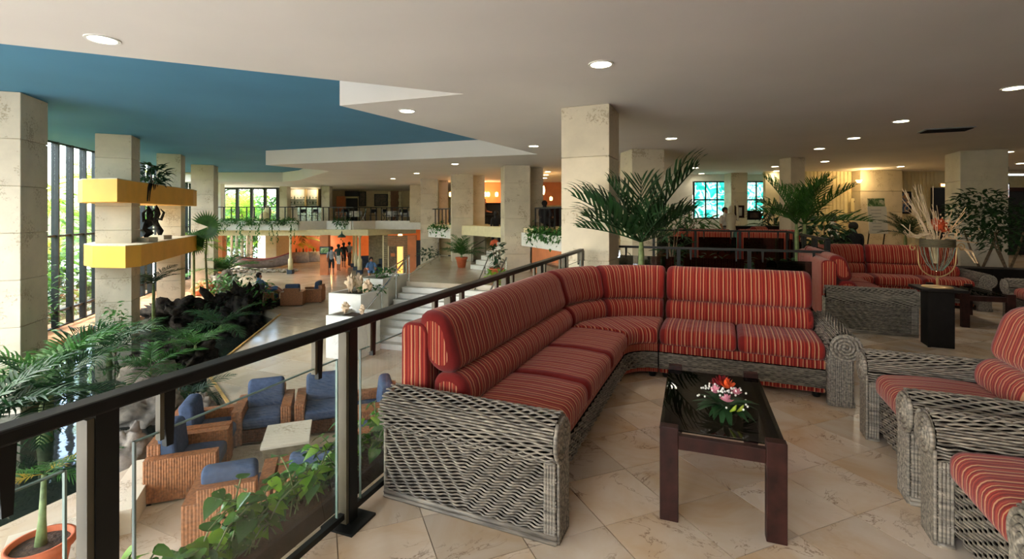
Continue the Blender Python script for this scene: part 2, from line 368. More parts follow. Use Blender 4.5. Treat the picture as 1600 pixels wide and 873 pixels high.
k = len(cut); rest = MB()
for d, c in cand:
    if hidden_zone(c): pass
    elif k < 290: obj('tile', tm, fl, c, ang); k += 1; continue
    h = TS/2-.0025; rest.add([c+e1*a*h+e2*b_*h for a, b_ in ((-1,-1),(1,-1),(1,1),(-1,1))], [(0,1,2,3)])
tag(rest.build('far_tiles', 'marble_tile', fl), kind='stuff')
# lower floor
A_, B_, C_, D_ = onz(438, 491, LF), onz(323, 582, LF), onz(370, 650, LF), onz(245, 710, LF)
low_poly = [r2(D_), r2(C_), r2(B_), r2(A_), (-11.4, 20), (-12.6, 23.2), (-17, 27.8), (-22, 30), (-22, 35.2), (-17.3, 35.2), (-17.3, 46), (12, 46), (12, 1), (-6.6, 1), (-6.4, 4.5)]
lf = struct('floor_lower', MB().prism(low_poly, -2.5, LF-.01), 'marble_lower', 'pale stone lower lobby floor beside the pond')
LS = .9; cand = []
a1 = V; a2 = U
ltm = MB().box(-LS/2+.003, LS/2-.003, -LS/2+.003, LS/2-.003, -.01, 0).mesh('tile', 'marble_lower')
for i in range(-50, 40):
    for j in range(-30, 60):
        c = Vector((-3, 9, LF))+a1*LS*(i+.5)+a2*LS*(j+.5)
        if c.y < 4 or c.x/c.y < -1.2 or c.x/c.y > -.08 or c.y > 32: continue
        if all(inside(c+a1*p*LS*.5+a2*q*LS*.5, low_poly) for p in (-1, 1) for q in (-1, 1)): cand.append((c.length, c))
cand.sort(key=lambda q: q[0])
rest = MB()
for k, (d, c) in enumerate(cand):
    if k < 280: obj('tile', ltm, lf, c, RZ)
    else:
        h = LS/2-.003; rest.add([c+a1*a*h+a2*b_*h for a, b_ in ((-1,-1),(1,-1),(1,1),(-1,1))], [(0,1,2,3)])
tag(rest.build('far_tiles', 'marble_lower', lf), kind='stuff')
edge = MB()
for p, q in ((A_, B_), (B_, C_), (C_, D_)): edge.bar(p+Vector((0,0,.012)), q+Vector((0,0,.012)), .05, .03)
struct('trim_1', edge, 'kerb_yellow', 'yellow stone kerb line edging the pond')
# pond and soil
struct('ground', MB().prism([(-60, -20), (-60, 70), (12, 70), (12, -20)], -3.2, -2.7), 'bounce_ground', 'garden ground beyond the glass')
pw = MB().prism([(-13.5, 3), (-19, 24), (-11.5, 20.5), r2(A_), r2(B_), r2(C_), r2(D_), (-6.5, 4.6), (-6.7, 2)], -2.6, WL)
tag(pw.build('pond_water', 'pond_water'), 'dark still pond water beside the lobby floor', 'pond', None, 'stuff')
tag(MB().prism([(-12.5, 5), (-19.7, 29.5), (-17, 27.8), (-12.6, 23.2), (-11.4, 20.0), (-13.0, 18.6), (-14.2, 17.2), (-13.2, 13), (-11.2, 9.5), (-9.5, 4.5)], -2.6, -2.12).build('planting_bed', 'garden_soil'), 'brown earth planting bed along the window wall', 'soil', None, 'stuff')
# curb stone ledge at lower left
led = thing('stone_ledge', 'low beige stone bench kerb bent beside the pond at lower left', 'ledge')
l0, l1, l2 = onz(232, 716, -1.72), onz(178, 800, -1.72), onz(8, 850, -1.72)
for p, q in ((l0, l1), (l1, l2)):
    d = (q-p).normalized(); s_ = Vector((d.y, -d.x, 0))*.16
    MB().prism([r2(p+s_), r2(q+s_), r2(q-s_), r2(p-s_)], LF, -1.72).build('stone_block', 'coral_stone', led)
# ceilings
P = [(-14, 1.37), (-.74, 7.38), (-2.93, 8.16), (.79, 14.76), (-9.22, 17.97), (-7.75, 20.4), (-11.5, 25.9), (-13, 27.2), (-24, 27.2), (-24, 33.2), (-16, 33.2), (-16, 46), (26, 46), (26, -5), (-14, -5)]
struct('ceiling', MB().prism(P, CE, BL-.01), 'ceiling_paint', 'cream plaster ceiling with a zigzag edge')
struct('ceiling_blue', MB().prism([(-18, -5), (-12.3, 6.9), (-20.2, 32), (-24, 33.2), (-16, 33.2), (-16, 46), (26, 46), (26, -5)], BL, BL+.2), 'blue_paint', 'raised sea blue ceiling over the atrium')
# ---- columns
_pm = {}
def panel_mesh(wd, h, mat):
    k = (round(wd, 3), round(h, 3), mat)
    if k not in _pm:
        b = .006; t_ = .03
        vs = [(-wd/2, 0, 0), (wd/2, 0, 0), (wd/2, 0, h), (-wd/2, 0, h), (-wd/2+b, -t_, b), (wd/2-b, -t_, b), (wd/2-b, -t_, h-b), (-wd/2+b, -t_, h-b)]
        _pm[k] = MB().add(vs, [(4,5,6,7), (0,1,5,4), (1,2,6,5), (2,3,7,6), (3,0,4,7)]).mesh('stone_panel', mat)
    return _pm[k]
def column(label, x, y, wd, rz, z0, z1, rows, mat='coral_stone', dp=None, sides=(0, 1, 3)):
    dp = dp or wd
    t = thing('stone_column', label, 'column', (x, y, z0), rz)
    MB().box(-wd/2+.022, wd/2-.022, -dp/2+.022, dp/2-.022, 0, z1-z0).build('core', mat, t)
    h = (z1-z0)/rows
    for r in range(rows):
        for s_ in sides:
            L_ = wd if s_ % 2 == 0 else dp; off = (dp if s_ % 2 == 0 else wd)/2-.03
            a = s_*PI/2
            obj('stone_panel', panel_mesh(L_, h-.008, mat), t, (math.sin(a)*off, -math.cos(a)*off, r*h+.004), a)
    return t
column('pitted coral stone column behind the near striped sofa corner', 1.40, 8.52, .83, RZ, 0, CE, 4)
column('tall stone column carrying the yellow ledges, nearest the camera of the two', -12.07, 14.72, .87, R(24), -2.4, BL, 9)
column('second stone column through the far end of the yellow ledges', -13.7, 19.3, .8, R(24), -2.4, BL, 9)
column('stone column by the window wall beyond the yellow ledges', -15.1, 23.6, .95, R(20), -2.4, BL, 9)
column('grey stone column cut off by the left frame edge', -10.25, 9.7, .95, R(20), -2.4, BL, 7)
column('broad stone column on the landing right of the upper stairs', .12, 18.5, .98, R(10), -.5, CE, 6, sides=(0, 1, 3))
column('stone column behind the tall potted palm on the landing', -2.35, 22.5, .98, R(10), -.5, CE, 6)
column('stone column left of the blue doorway beyond the landing', -4.4, 25.5, .9, R(10), LF, CE, 7)
column('slim stone pier joined behind the landing column', .92, 19.3, .55, R(10), -.5, CE, 6)
column('slim stone pier beside the stairs behind the landing palm', -1.62, 23.2, .55, R(10), -.5, CE, 6)
column('slim stone pier beyond the blue doorway', -3.75, 26.2, .5, R(10), LF, CE, 7)
column('stone pier on the mezzanine at its right end', -5.95, 30.6, .95, 0, 1.15, CE, 3)
column('tan stone pier between garden window and bar on the mezzanine', xat(442, 31.5), 31.8, .5, 0, 1.15, CE, 3)
column('tan stone pier right of the bar shelves on the mezzanine', xat(507, 31), 31.4, .52, 0, 1.15, CE, 3)
column('pale cream column behind the nearer lounge palm', 3.78, 14.0, .95, R(7.5), 0, CE, 4)
column('grey stone column behind the dark leafy shrub at right', 13.7, 14.2, 1.05, RZ, 0, CE, 4, 'white_stone')
column('stone pier between the two turquoise windows', xat(1151, 21.5), 21.6, .72, 0, 0, CE, 4)
column('stone pier behind the farther lounge palm', xat(1243, 15.6), 15.8, .52, R(10), 0, CE, 4)
column('lamp lit stone pier beside the notice stand', xat(1373, 20.2), 20.3, 1.75, 0, 0, CE, 4, 'coral_stone', .5)

# ---- window wall at left
W0 = Vector((-12.4, 7.2, 0)); W1 = Vector((-19.9, 31.0, 0)); wd_ = (W1-W0).normalized()
wz0, wz1 = -2.15, BL
wn = 30; step = (W1-W0).length/wn
win = tag(obj('window_1', None, None, W0, math.atan2(wd_.y, wd_.x)), 'tall dark framed window wall onto the garden', None, None, 'structure')
mul = MB().box(-.035, .035, -.1, .1, wz0, wz1).mesh('mullion', 'window_frame')
zt = (wz0, -1.62, .9, BL-.05)
for i in range(wn+1): obj('mullion', mul, win, (i*step, 0, 0))
for z in zt: MB().box(0, wn*step, -.05, .05, z, z+.07).build('transom', 'black_metal', win)
for a, b_ in ((wz0, -1.62), (-1.55, .9), (.97, BL)):
    g = MB().box(.045, step-.045, -.004, .004, a, b_).mesh('pane', 'window_glass')
    for i in range(wn): obj('pane', g, win, (i*step, 0, 0))
# ---- far glass wall on both levels
FY = 33.0
win2 = tag(obj('window_2', None, None, (0, FY, 0)), 'dark framed garden window at the back of the mezzanine', None, None, 'structure')
xs = [xat(p, FY) for p in (349, 371, 393.5, 414.5, 434)]
for x in xs: MB().box(x-.09, x+.09, -.08, .08, 1.15, CE).build('mullion', 'black_metal', win2)
for a, b_ in zip(xs, xs[1:]): MB().box(a+.09, b_-.09, -.005, .005, 1.15, CE).build('pane', 'window_glass', win2)
MB().box(xs[0], xs[-1], -.06, .06, CE-.12, CE).build('transom', 'black_metal', win2)
win3 = tag(obj('window_3', None, None, (0, 35, 0)), 'garden window at the back of the lower level behind the boat', None, None, 'structure')
xs = [xat(p, 35) for p in (350, 362, 393, 410)]
for x in xs: MB().box(x-.06, x+.06, -.06, .06, LF, .4).build('mullion', 'bark', win3)
for a, b_ in zip(xs, xs[1:]): MB().box(a+.06, b_-.06, -.005, .005, LF, .4).build('pane', 'window_glass', win3)

# ---- mezzanine
MZ = 1.15
mf = [(-19.0, 29.0), (xat(466, 29), 29.0), (xat(511, 30.3), 30.3), (xat(550, 29.6), 29.6), (xat(586, 31), 31.0), (-4.6, 30.2), (-4.6, 25.6), (-2.7, 22.6), (-.2, 18.9), (1.1, 17.2), (5, 21.5), (5, 45), (-16, 45), (-16, 33.1), (-19.0, 33.1)]
struct('floor_mezzanine', MB().prism(mf, .72, MZ), 'cream_paint', 'mezzanine slab across the atrium')
band = [(-19.0, 29.25), (xat(575, 29.3), 29.3), (xat(650, 33), 33.0), (-8, 40), (-17.3, 40), (-17.3, 33.1), (-19, 33.1)]
struct('trim_2', MB().prism(band, .36, .72), 'cream_paint', 'cream beam band under the mezzanine edge')
pl = tag(obj('trim_3', None), 'white faceted planter parapet along the mezzanine edge', None, None, 'structure')
for a, b_ in list(zip(mf, mf[1:]))[:5]:
    a = Vector((a[0], a[1], 0)); b_ = Vector((b_[0], b_[1], 0)); d = (b_-a).normalized(); n_ = Vector((d.y, -d.x, 0))
    MB().prism([r2(a), r2(b_), r2(b_+n_*.12), r2(a+n_*.12)], .70, MZ+.1).build('parapet_panel', 'white_paint', pl)
for (pa, pb) in (((-4.15, 25.0), (-2.75, 22.9)), ((.55, 17.9), (2.0, 14.3))):
    a = Vector((*pa, 0)); b_ = Vector((*pb, 0)); d = (b_-a).normalized(); n_ = Vector((-d.y, d.x, 0))*.22
    MB().prism([r2(a-n_), r2(b_-n_), r2(b_+n_), r2(a+n_)], .50, .98).build('parapet_panel', 'white_paint', pl)
struct('floor_bar', MB().prism([(.6, 17.8), (2.2, 14.2), (5.0, 15), (9, 24), (5, 24)], .62, .92), 'tan_wall', 'raised bar floor behind the landing columns')
# stair side wall and walls under the mezzanine
struct('wall_stair', MB().prism([(-3.6, 25.8), (-3.9, 25.8), (-1.7, 24.3), (1.4, 22.6), (1.4, 22.9), (-1.6, 24.6)], -.5, 1.15), 'tan_wall', 'tan wall behind the upper stairs')
struct('wall_navy', MB().box(xat(684, 27), xat(708, 27)+.6, 27, 27.15, LF, .2), 'navy_wall', 'dark blue doorway wall beyond the landing')
struct('wall_white', MB().box(xat(684, 26.9), xat(706, 26.9)+.5, 26.8, 26.95, .1, .98), 'white_paint', 'white wall strip above the dark blue doorway')
struct('wall_orange', MB().prism([(.75, 18.0), (2.3, 14.4), (2.6, 14.5), (1.05, 18.2)], -2, .52), 'orange_wall', 'warm orange wall below the ivy planter')
struct('wall_far_lower', MB().box(-17.3, 6, 41, 41.2, LF, .75), 'orange_wall', 'orange lit far wall of the lower level')
struct('wall_lower_left', MB().box(xat(436, 34.5), xat(452, 34.5), 32.6, 34.5, LF, .36), 'tan_wall', 'tan wall left of the orange lit room')
struct('wall_white_lower', MB().box(xat(405, 34.8), xat(436, 34.8), 34.6, 34.8, LF+.5, .36), 'white_paint', 'white wall panel behind the boat')
struct('wall_pier_white', MB().box(xat(340, 29.6), xat(349.5, 29.6), 29.3, 29.7, .75, CE), 'white_paint', 'white pier at the left end of the mezzanine')
struct('wall_pier_orange', MB().box(xat(341, 29.6), xat(352, 29.6), 29.3, 29.7, LF, .75), 'orange_wall', 'orange pier under the left end of the mezzanine')
struct('wall_pillar_orange', MB().box(xat(501, 29), xat(513.5, 29), 28.9, 29.3, LF, .4), 'orange_wall', 'orange square pillar under the mezzanine')
struct('wall_lower_side', MB().box(-17.4, -17.25, 34.8, 41.2, LF, .75), 'orange_wall', 'orange side wall of the lower room')
struct('wall_mezzanine_side', MB().box(-16.05, -15.9, 33.1, 37.2, MZ, CE), 'tan_wall', 'side wall of the mezzanine bar beside the garden')
struct('wall_mezzanine', MB().box(-16, 6, 37, 37.2, MZ, CE), 'tan_wall', 'tan back wall of the mezzanine bar')
struct('wall_bar', MB().box(-3.5, 9, 27.5, 27.7, .9, CE), 'orange_wall', 'orange bar wall with lamps seen between the columns')
# ---- right hand walls
struct('wall_back', MB().box(xat(1196, 20.6), 26, 20.6, 20.8, 0, CE), 'cream_paint', 'cream ribbed back wall of the lounge')
wb = bpy.data.objects['wall_back']
rib = MB().box(-.05, .05, -.03, 0, 0, CE).mesh('panel_rib', 'cream_paint')
for i in range(14): obj('panel_rib', rib, wb, (xat(1262, 20.6)+i*.16, 20.6, 0))
for i in range(10): obj('panel_rib', rib, wb, (xat(1408, 20.6)+i*.16, 20.6, 0))
struct('wall_window_left', MB().box(3.0, xat(1082, 22.2), 22.2, 22.4, 0, CE), 'white_paint', 'pale wall left of the turquoise windows')
struct('wall_window_low', MB().box(xat(1082, 22.2), xat(1200, 22.2), 22.2, 22.4, 0, zat(342, 22.2)), 'white_paint', 'pale wall below the turquoise windows')
struct('wall_window_high', MB().box(xat(1082, 22.2), xat(1200, 22.2), 22.2, 22.4, zat(283, 22.2), CE), 'white_paint', 'pale band above the turquoise windows')
struct('wall_right', MB().box(22, 22.2, 8, 20.6, 0, CE), 'grey_wall', 'grey wall at the far right')
sg = tag(obj('window_4', None, None, (0, 22.25, 0)), 'turquoise and white swirled stained glass windows', None, None, 'structure')
for a, b_, k in ((1084, 1138, 3), (1164, 1198, 2)):
    xa, xb = xat(a, 22.25), xat(b_, 22.25); z0, z1 = zat(341, 22.25), zat(284, 22.25); zm = zat(312, 22.25)
    for i in range(k):
        x0, x1 = xa+(xb-xa)*i/k, xa+(xb-xa)*(i+1)/k
        for p, q in ((z0, zm), (zm, z1)): MB().box(x0+.03, x1-.03, -.02, 0, p+.03, q-.03).build('stained_pane', 'stained_glass', sg)
    for i in range(k+1):
        x = xa+(xb-xa)*i/k; MB().box(x-.03, x+.03, -.05, .02, z0, z1).build('glazing_bar', 'black_metal', sg)
    for z in (z0, zm, z1): MB().box(xa, xb, -.05, .02, z-.03, z+.03).build('glazing_bar', 'black_metal', sg)
d1 = tag(obj('door_1', None, None, (xat(1475, 20.4), 20.45, 0)), 'dark double door in the ribbed back wall', None, None, 'structure')
MB().box(-.45, .45, 0, .1, 0, zat(293, 20.4)).build('door_leaf', 'dark_void', d1, bevel=.01)
sw = [(.28*math.cos(a)*(1-a/9)-.02, -.02, 1.2+.3*math.sin(a)*(1-a/9)) for a in [i*.4 for i in range(14)]]
MB().tube(sw, .018, 6).build('scroll_handle', 'bronze_edge', d1)
d2 = tag(obj('door_2', None, None, (xat(1592, 19.5), 19.6, 0)), 'dark framed opening at the far right', None, None, 'structure')
MB().box(-.5, 1.2, 0, .1, 0, 2.6).build('door_leaf', 'dark_void', d2); MB().box(-.55, 1.2, -.06, .0, 2.6, 2.75).build('door_head', 'dark_wood', d2); MB().box(-.55, -.45, -.06, 0, 0, 2.6).build('door_jamb', 'dark_wood', d2)
# ================================================================= FOREGROUND
def add_arrays(mb, vs, fs): mb.add(vs, fs)
def weave_strands(mb, prof, L, stake, amp, rw, rt, phase, x0=0, seg=4):
    """strands along x at every (y, z, ny, nz) of prof"""
    n = int(L/stake*seg)+1; xs = np.linspace(0, L, n)
    for i, (y, z, ny, nz) in enumerate(prof):
        off = amp*np.sin(phase(xs, i))
        ty, tz = -nz, ny
        c = np.stack([xs+x0, y+ny*off, z+nz*off], 1)
        k = len(mb.v); pts = []
        for a, b_ in ((rw, 0), (0, rt), (-rw, 0), (0, -rt)):
            pts.append(c+np.array([0, ty*a+ny*b_, tz*a+nz*b_]))
        P_ = np.stack(pts, 1).reshape(-1, 3)
        mb.v += [tuple(q) for q in P_.tolist()]; mb.uv += [(q[0], q[1]) for q in P_.tolist()]
        for j in range(n-1):
            b0 = k+j*4; b1 = b0+4
            mb.f += [(b0, b0+1, b1+1, b1), (b0+1, b0+2, b1+2, b1+1), (b0+2, b0+3, b1+3, b1+2), (b0+3, b0, b1, b1+3)]
def herring(L, stake, d, s=-1):
    return lambda xs, i: PI*np.abs(xs-L*.5)/stake+s*i*d
def basket(stake): return lambda xs, i: PI*xs/stake+PI*(i//2)
ARM_L, ARM_R, ARM_CY, ARM_CZ, ARM_T = 1.05, .118, .118, .51, .17
def arm_meshes(L, mir):
    s = -1 if mir else 1
    core = MB(); cr = ARM_R-.012  # solid inner body, coloured dark to read as the hollow behind the strands
    core.box(.02, L-.02, .014, ARM_T-.012, .05, .5)
    n = 14; vs = []; fs = []
    for x in (.02, L-.02):
        for j in range(n): a = 2*PI*j/n; vs.append((x, ARM_CY+cr*math.cos(a), ARM_CZ+cr*math.sin(a)))
    fs = [(j, (j+1)%n, n+(j+1)%n, n+j) for j in range(n)]+[tuple(range(n))[::-1], tuple(range(n, 2*n))]
    core.add(vs, fs)
    wv = MB(); pitch = .0165
    inner = [(0.004, z, -1, 0) for z in np.arange(.09, .49, pitch)]
    arc = []; a = PI
    while a > -R(72): arc.append((ARM_CY+ARM_R*math.cos(a), ARM_CZ+ARM_R*math.sin(a), math.cos(a), math.sin(a))); a -= .0145/ARM_R
    outer = [(ARM_T, z, 1, 0) for z in np.arange(.395, .045, -pitch)]
    weave_strands(wv, inner, L, .046, .0095, .0066, .005, herring(L, .046, .85))
    weave_strands(wv, arc, L, .06, .0085, .007, .0055, lambda xs, i: PI*xs/.06+i*2.2, seg=5)
    weave_strands(wv, outer, L, .046, .0095, .0066, .005, herring(L, .046, .85, 1))
    post = MB()
    def vstrand(x, y, z0, z1, r, ph, nx, ny):
        m_ = 14; post.tube([(x+nx*.004*math.sin(ph+PI*q), y+ny*.004*math.sin(ph+PI*q), z0+(z1-z0)*q/m_) for q in range(m_+1)], r, 5)
    for q in range(11): vstrand(-.006, .008+q*.0155, 0, .47, .0095, PI*(q % 2), -1, 0)
    for q in range(4):
        vstrand(.012+q*.0155, .175, 0, .42, .0095, PI*(q % 2), 0, 1); vstrand(.012+q*.0155, 0, 0, .42, .0095, PI*(q % 2), 0, -1)
    for q in range(7): vstrand(L+.004, .01+q*.026, 0, .47, .013, PI*(q % 2), 1, 0)
    for z in (.012, .036):
        post.tube([(0, .006, z), (0, ARM_T+.01, z), (L, ARM_T+.01, z), (L, .006, z)], .013, 6)
    post.box(0, .07, -.008, .188, -.0, .02)
    sc = MB(); n = 90; sp = []
    for q in range(n):
        a = q/n*2*PI*4.2; r = .006+(ARM_R-.004)*q/n; sp.append((-.012-.012*(1-q/n), ARM_CY+r*math.cos(a), ARM_CZ+r*math.sin(a)))
    sc.tube(sp, .0125, 6)
    vs = [(-.004, ARM_CY, ARM_CZ)]+[(-.004, ARM_CY+ARM_R*.97*math.cos(2*PI*j/20), ARM_CZ+ARM_R*.97*math.sin(2*PI*j/20)) for j in range(20)]
    sc.add(vs, [(0, 1+(j+1)%20, 1+j) for j in range(20)])
    out = {}
    for nm, mb, mt in (('arm_core', core, 'weave_gap_shade'), ('wicker_weave', wv, 'grey_wicker'), ('arm_post', post, 'grey_wicker'), ('scroll', sc, 'grey_wicker')):
        if mir: mb.v = [(x, -y, z) for x, y, z in mb.v]; mb.f = [f[::-1] for f in mb.f]
        out[nm] = mb.mesh(nm, mt, nm != 'arm_core')
    return out
ARM = {}
def arm(parent, loc, rz, L, mir):
    k = (L, mir)
    if k not in ARM: ARM[k] = arm_meshes(L, mir)
    a = obj('arm', ARM[k]['arm_core'], parent, loc, rz)
    w_ = obj('wicker_weave', ARM[k]['wicker_weave'], a); w_['kind'] = 'stuff'
    obj('arm_post', ARM[k]['arm_post'], a); obj('scroll', ARM[k]['scroll'], a)
    return a
# cushion swept along a path; profile in (depth, z)
def rrect(d0, d1, z0, z1, r, n=4, crown=0, lean=0):
    pts = []
    for cx, cz, a0 in ((d1-r, z0+r, -90), (d1-r, z1-r, 0), (d0+r, z1-r, 90), (d0+r, z0+r, 180)):
        for i in range(n+1):
            a = R(a0+90*i/n); pts.append([cx+r*math.cos(a), cz+r*math.sin(a)])
    dens = []
    for i, p in enumerate(pts):
        q = pts[(i+1) % len(pts)]; dens.append(p)
        if math.hypot(p[0]-q[0], p[1]-q[1]) > .1:
            for f in (.25, .5, .75): dens.append([p[0]+(q[0]-p[0])*f, p[1]+(q[1]-p[1])*f])
    zm = (z0+z1)/2; dm = (d0+d1)/2
    for p in dens:
        u = (p[0]-dm)/((d1-d0)/2); h = (p[1]-zm)/((z1-z0)/2)
        p[1] += crown*(1-u*u)*(1 if h > 0 else .2)*abs(h)
        p[0] += lean*(p[1]-z0)
    return dens
def sweep(prof, path, L, n, er=.05):
    """path(s)-> (origin, outward(depth) dir); s along length"""
    mb = MB(); k = len(prof); cd = sum(p[0] for p in prof)/k; cz = sum(p[1] for p in prof)/k
    ss = []; m = 4
    for i in range(m+1): a = PI/2*i/m; ss.append((er*(1-math.sin(a)) if False else er*(1-math.cos(PI/2-a)) if False else er-er*math.sin(a), 1-math.cos(a)))
    ends = sorted([(er-er*math.sin(PI/2*i/m), 1-math.cos(PI/2*i/m)) for i in range(m+1)])   # (s, inset)
    st = [(s_, ins) for s_, ins in ends]+[(er+(L-2*er)*i/n, 0) for i in range(1, n)]+[(L-s_, ins) for s_, ins in ends[::-1]]
    vs = []; uv = []
    wdt = max(p[0] for p in prof)-min(p[0] for p in prof); hgt = max(p[1] for p in prof)-min(p[1] for p in prof)
    for s_, ins in st:
        o, d = path(s_); g = ins*er*.9; su = min(max(s_, er), L-er)-er+.027
        kx = 1-2*g/wdt; kz = 1-2*g/hgt
        for p in prof:
            dd = cd+(p[0]-cd)*kx; zz = cz+(p[1]-cz)*kz
            vs.append((o[0]+d[0]*dd, o[1]+d[1]*dd, zz)); uv.append((su, dd+zz))
    fs = []
    for i in range(len(st)-1):
        for j in range(k): fs.append((i*k+j, (i+1)*k+j, (i+1)*k+(j+1)%k, i*k+(j+1)%k))
    m0 = len(vs); vs += vs[:k]+vs[(len(st)-1)*k:len(st)*k]; uv += [(p[0], p[1]) for p in prof]*2
    fs.append(tuple(range(m0, m0+k))); fs.append(tuple(range(m0+k, m0+2*k))[::-1])
    return mb.add(vs, fs, uv)
def line(x0): return lambda s_: ((x0+s_, 0), (0, 1))
def arcp(cx, cy, a0, a1, rm):    # angle swept so that arc length at radius rm = s
    return lambda s_: ((cx, cy), (math.cos(a0+(a1-a0)*s_/(abs(a1-a0)*rm)), math.sin(a0+(a1-a0)*s_/(abs(a1-a0)*rm))))
SEAT = rrect(-.03, .66, .345, .50, .055, crown=.025)
ROLL = rrect(.50, .74, .475, .70, .1, lean=.12)
BACK = rrect(.56, .775, .69, 1.06, .1, lean=.30)
FRAME = rrect(.78, .97, .10, .985, .06, lean=.0)
PLAT = rrect(.02, .8, .26, .35, .02)
SKIRT = rrect(.04, .8, .05, .11, .015)
def wicker_strip(L, x0, z0, z1, y):
    wv = MB(); prof = [(y, z, -1, 0) for z in np.arange(z0, z1, .0135)]
    weave_strands(wv, prof, L, .045, .006, .0062, .0045, basket(.045), x0)
    return wv
def sofa_section(label, L, side, ncush, loc, rz, grp):
    t = thing('sofa_section', label, 'sofa', loc, rz, grp)
    lo = .19 if side == 'lo' else 0; hi = L-.19 if side == 'hi' else L; n = hi-lo
    fr = sweep(FRAME, line(lo-.0), n, 10, .015).build('back_frame', 'striped_fabric', t, smooth=True)
    sweep(PLAT, line(lo), n, 10, .01).build('seat_platform', 'striped_fabric', t, smooth=True)
    sweep(SKIRT, line(lo), n, 10, .01).build('skirt', 'striped_fabric', t, smooth=True)
    b = MB().box(lo, hi, .02, .9, .1, .27).build('base', 'weave_gap_shade', t)
    w_ = wicker_strip(n, lo, .108, .262, .012).build('wicker_weave', 'grey_wicker', b, smooth=True); w_['kind'] = 'stuff'
    for i in range(ncush):
        c = n/ncush; sweep(SEAT, line(lo+i*c+.004), c-.008, 8, .05).build('seat_cushion', 'striped_fabric', t, smooth=True)
    bs = -.0
    sweep(ROLL, line(lo+.01), n-.02, 12, .05).build('lumbar_cushion', 'striped_fabric', t, smooth=True)
    sweep(BACK, line(lo+.01), n-.02, 12, .06).build('back_cushion', 'striped_fabric', t, smooth=True)
    for x in (lo+.06, hi-.06):
        for y in (.1, .85): MB().lathe([(.03, 0), (.038, .03), (.03, .06)], 10, (x, y, 0)).build('foot', 'black_wood', t, smooth=True)
    if side == 'lo': arm(t, (lo, -.1, 0), R(90), ARM_L, False)
    if side == 'hi': arm(t, (hi, -.1, 0), R(90), ARM_L, True)
    return t
def corner_section(label, loc, rz, grp):
    # pivot at origin; sweeps from -x to +y, front radius .26
    t = thing('sofa_corner', label, 'sofa', loc, rz, grp)
    r0 = .27; rm = r0+.75
    def pr(p): return [[a+r0, z] for a, z in p]
    pth = arcp(0, 0, R(180), R(90), rm); L = rm*PI/2
    sweep(pr(FRAME), pth, L, 18, .03).build('back_frame', 'striped_fabric', t, smooth=True)
    sweep(pr(PLAT), pth, L, 18, .01).build('seat_platform', 'striped_fabric', t, smooth=True)
    sweep(pr(SKIRT), pth, L, 18, .01).build('skirt', 'striped_fabric', t, smooth=True)
    s = sweep(pr(SEAT), arcp(0, 0, R(180), R(90), rm), L, 18, .05)
    s.uv = [(v[0]*.8+v[1]*.6, 0) for v in s.v]; s.build('seat_cushion', 'striped_fabric', t, smooth=True)
    h = L/2
    for k in (0, 1):
        a0, a1 = (R(180), R(135)) if k == 0 else (R(135), R(90))
        sweep(pr(ROLL), arcp(0, 0, a0, a1, rm), h-.005, 10, .04).build('lumbar_cushion', 'striped_fabric', t, smooth=True)
        sweep(pr(BACK), arcp(0, 0, a0, a1, rm), h-.005, 10, .05).build('back_cushion', 'striped_fabric', t, smooth=True)
    b = MB(); n = 14
    for z0, z1 in ((.1, .27),):
        pl_ = [(math.cos(R(180-90*i/n))*(r0+.02), math.sin(R(180-90*i/n))*(r0+.02)) for i in range(n+1)]+[(math.cos(R(90+90*i/n))*(r0+.9), math.sin(R(90+90*i/n))*(r0+.9)) for i in range(n+1)]
        for i in range(n):
            q = [pl_[i], pl_[i+1], pl_[2*n-i], pl_[2*n+1-i]]; b.prism(q, z0, z1)
    b = b.build('base', 'weave_gap_shade', t)
    wv = MB(); Ls = (r0+.01)*PI/2; weave_strands(wv, [(0, z, -1, 0) for z in np.arange(.108, .262, .0135)], Ls, .045, .006, .0062, .0045, basket(.045))
    wv.v = [((r0+.012+y)*math.cos(PI-x/Ls*PI/2), (r0+.012+y)*math.sin(PI-x/Ls*PI/2), z) for x, y, z in wv.v]
    w_ = wv.build('wicker_weave', 'grey_wicker', b, smooth=True); w_['kind'] = 'stuff'
    for a in (170, 100): MB().lathe([(.03, 0), (.038, .03), (.03, .06)], 10, (math.cos(R(a))*.36, math.sin(R(a))*.36, 0)).build('foot', 'black_wood', t, smooth=True)
    return t
F1 = Vector((.216, 2.38, 0))
def g2w(x, y, o=F1): return o+V*x+U*y
LL = 2.45; XR = .17; YR = 2.74
g1 = 'striped sectional sofa near the railing'
s1 = sofa_section('long striped red sofa section with pale wicker arm nearest the camera', LL, 'lo', 3, g2w(-.1, 0), RZ+R(90), g1)
s2 = corner_section('curved striped red corner sofa section below the stone column', g2w(XR, LL+.02), RZ, g1)
s3 = sofa_section('striped red sofa section behind the coffee table with scrolled wicker arm', 1.62, 'hi', 2, g2w(XR+.01, YR), RZ, g1)
# second group behind at right
F2 = F1+Vector((5.21, 4.03, 0)); g2_ = 'striped sectional sofa beyond the railing at right'
copy_tree(s1, None, 'farther striped sofa section whose grey wicker end panel faces the pedestal', g2w(-.1, 0, F2), None, g2_)
copy_tree(s2, None, 'farther curved striped corner section by the second palm', g2w(XR, LL+.02, F2), None, g2_)
copy_tree(s3, None, 'farther striped sofa section behind the glass urn', g2w(XR+.01, YR, F2), None, g2_)
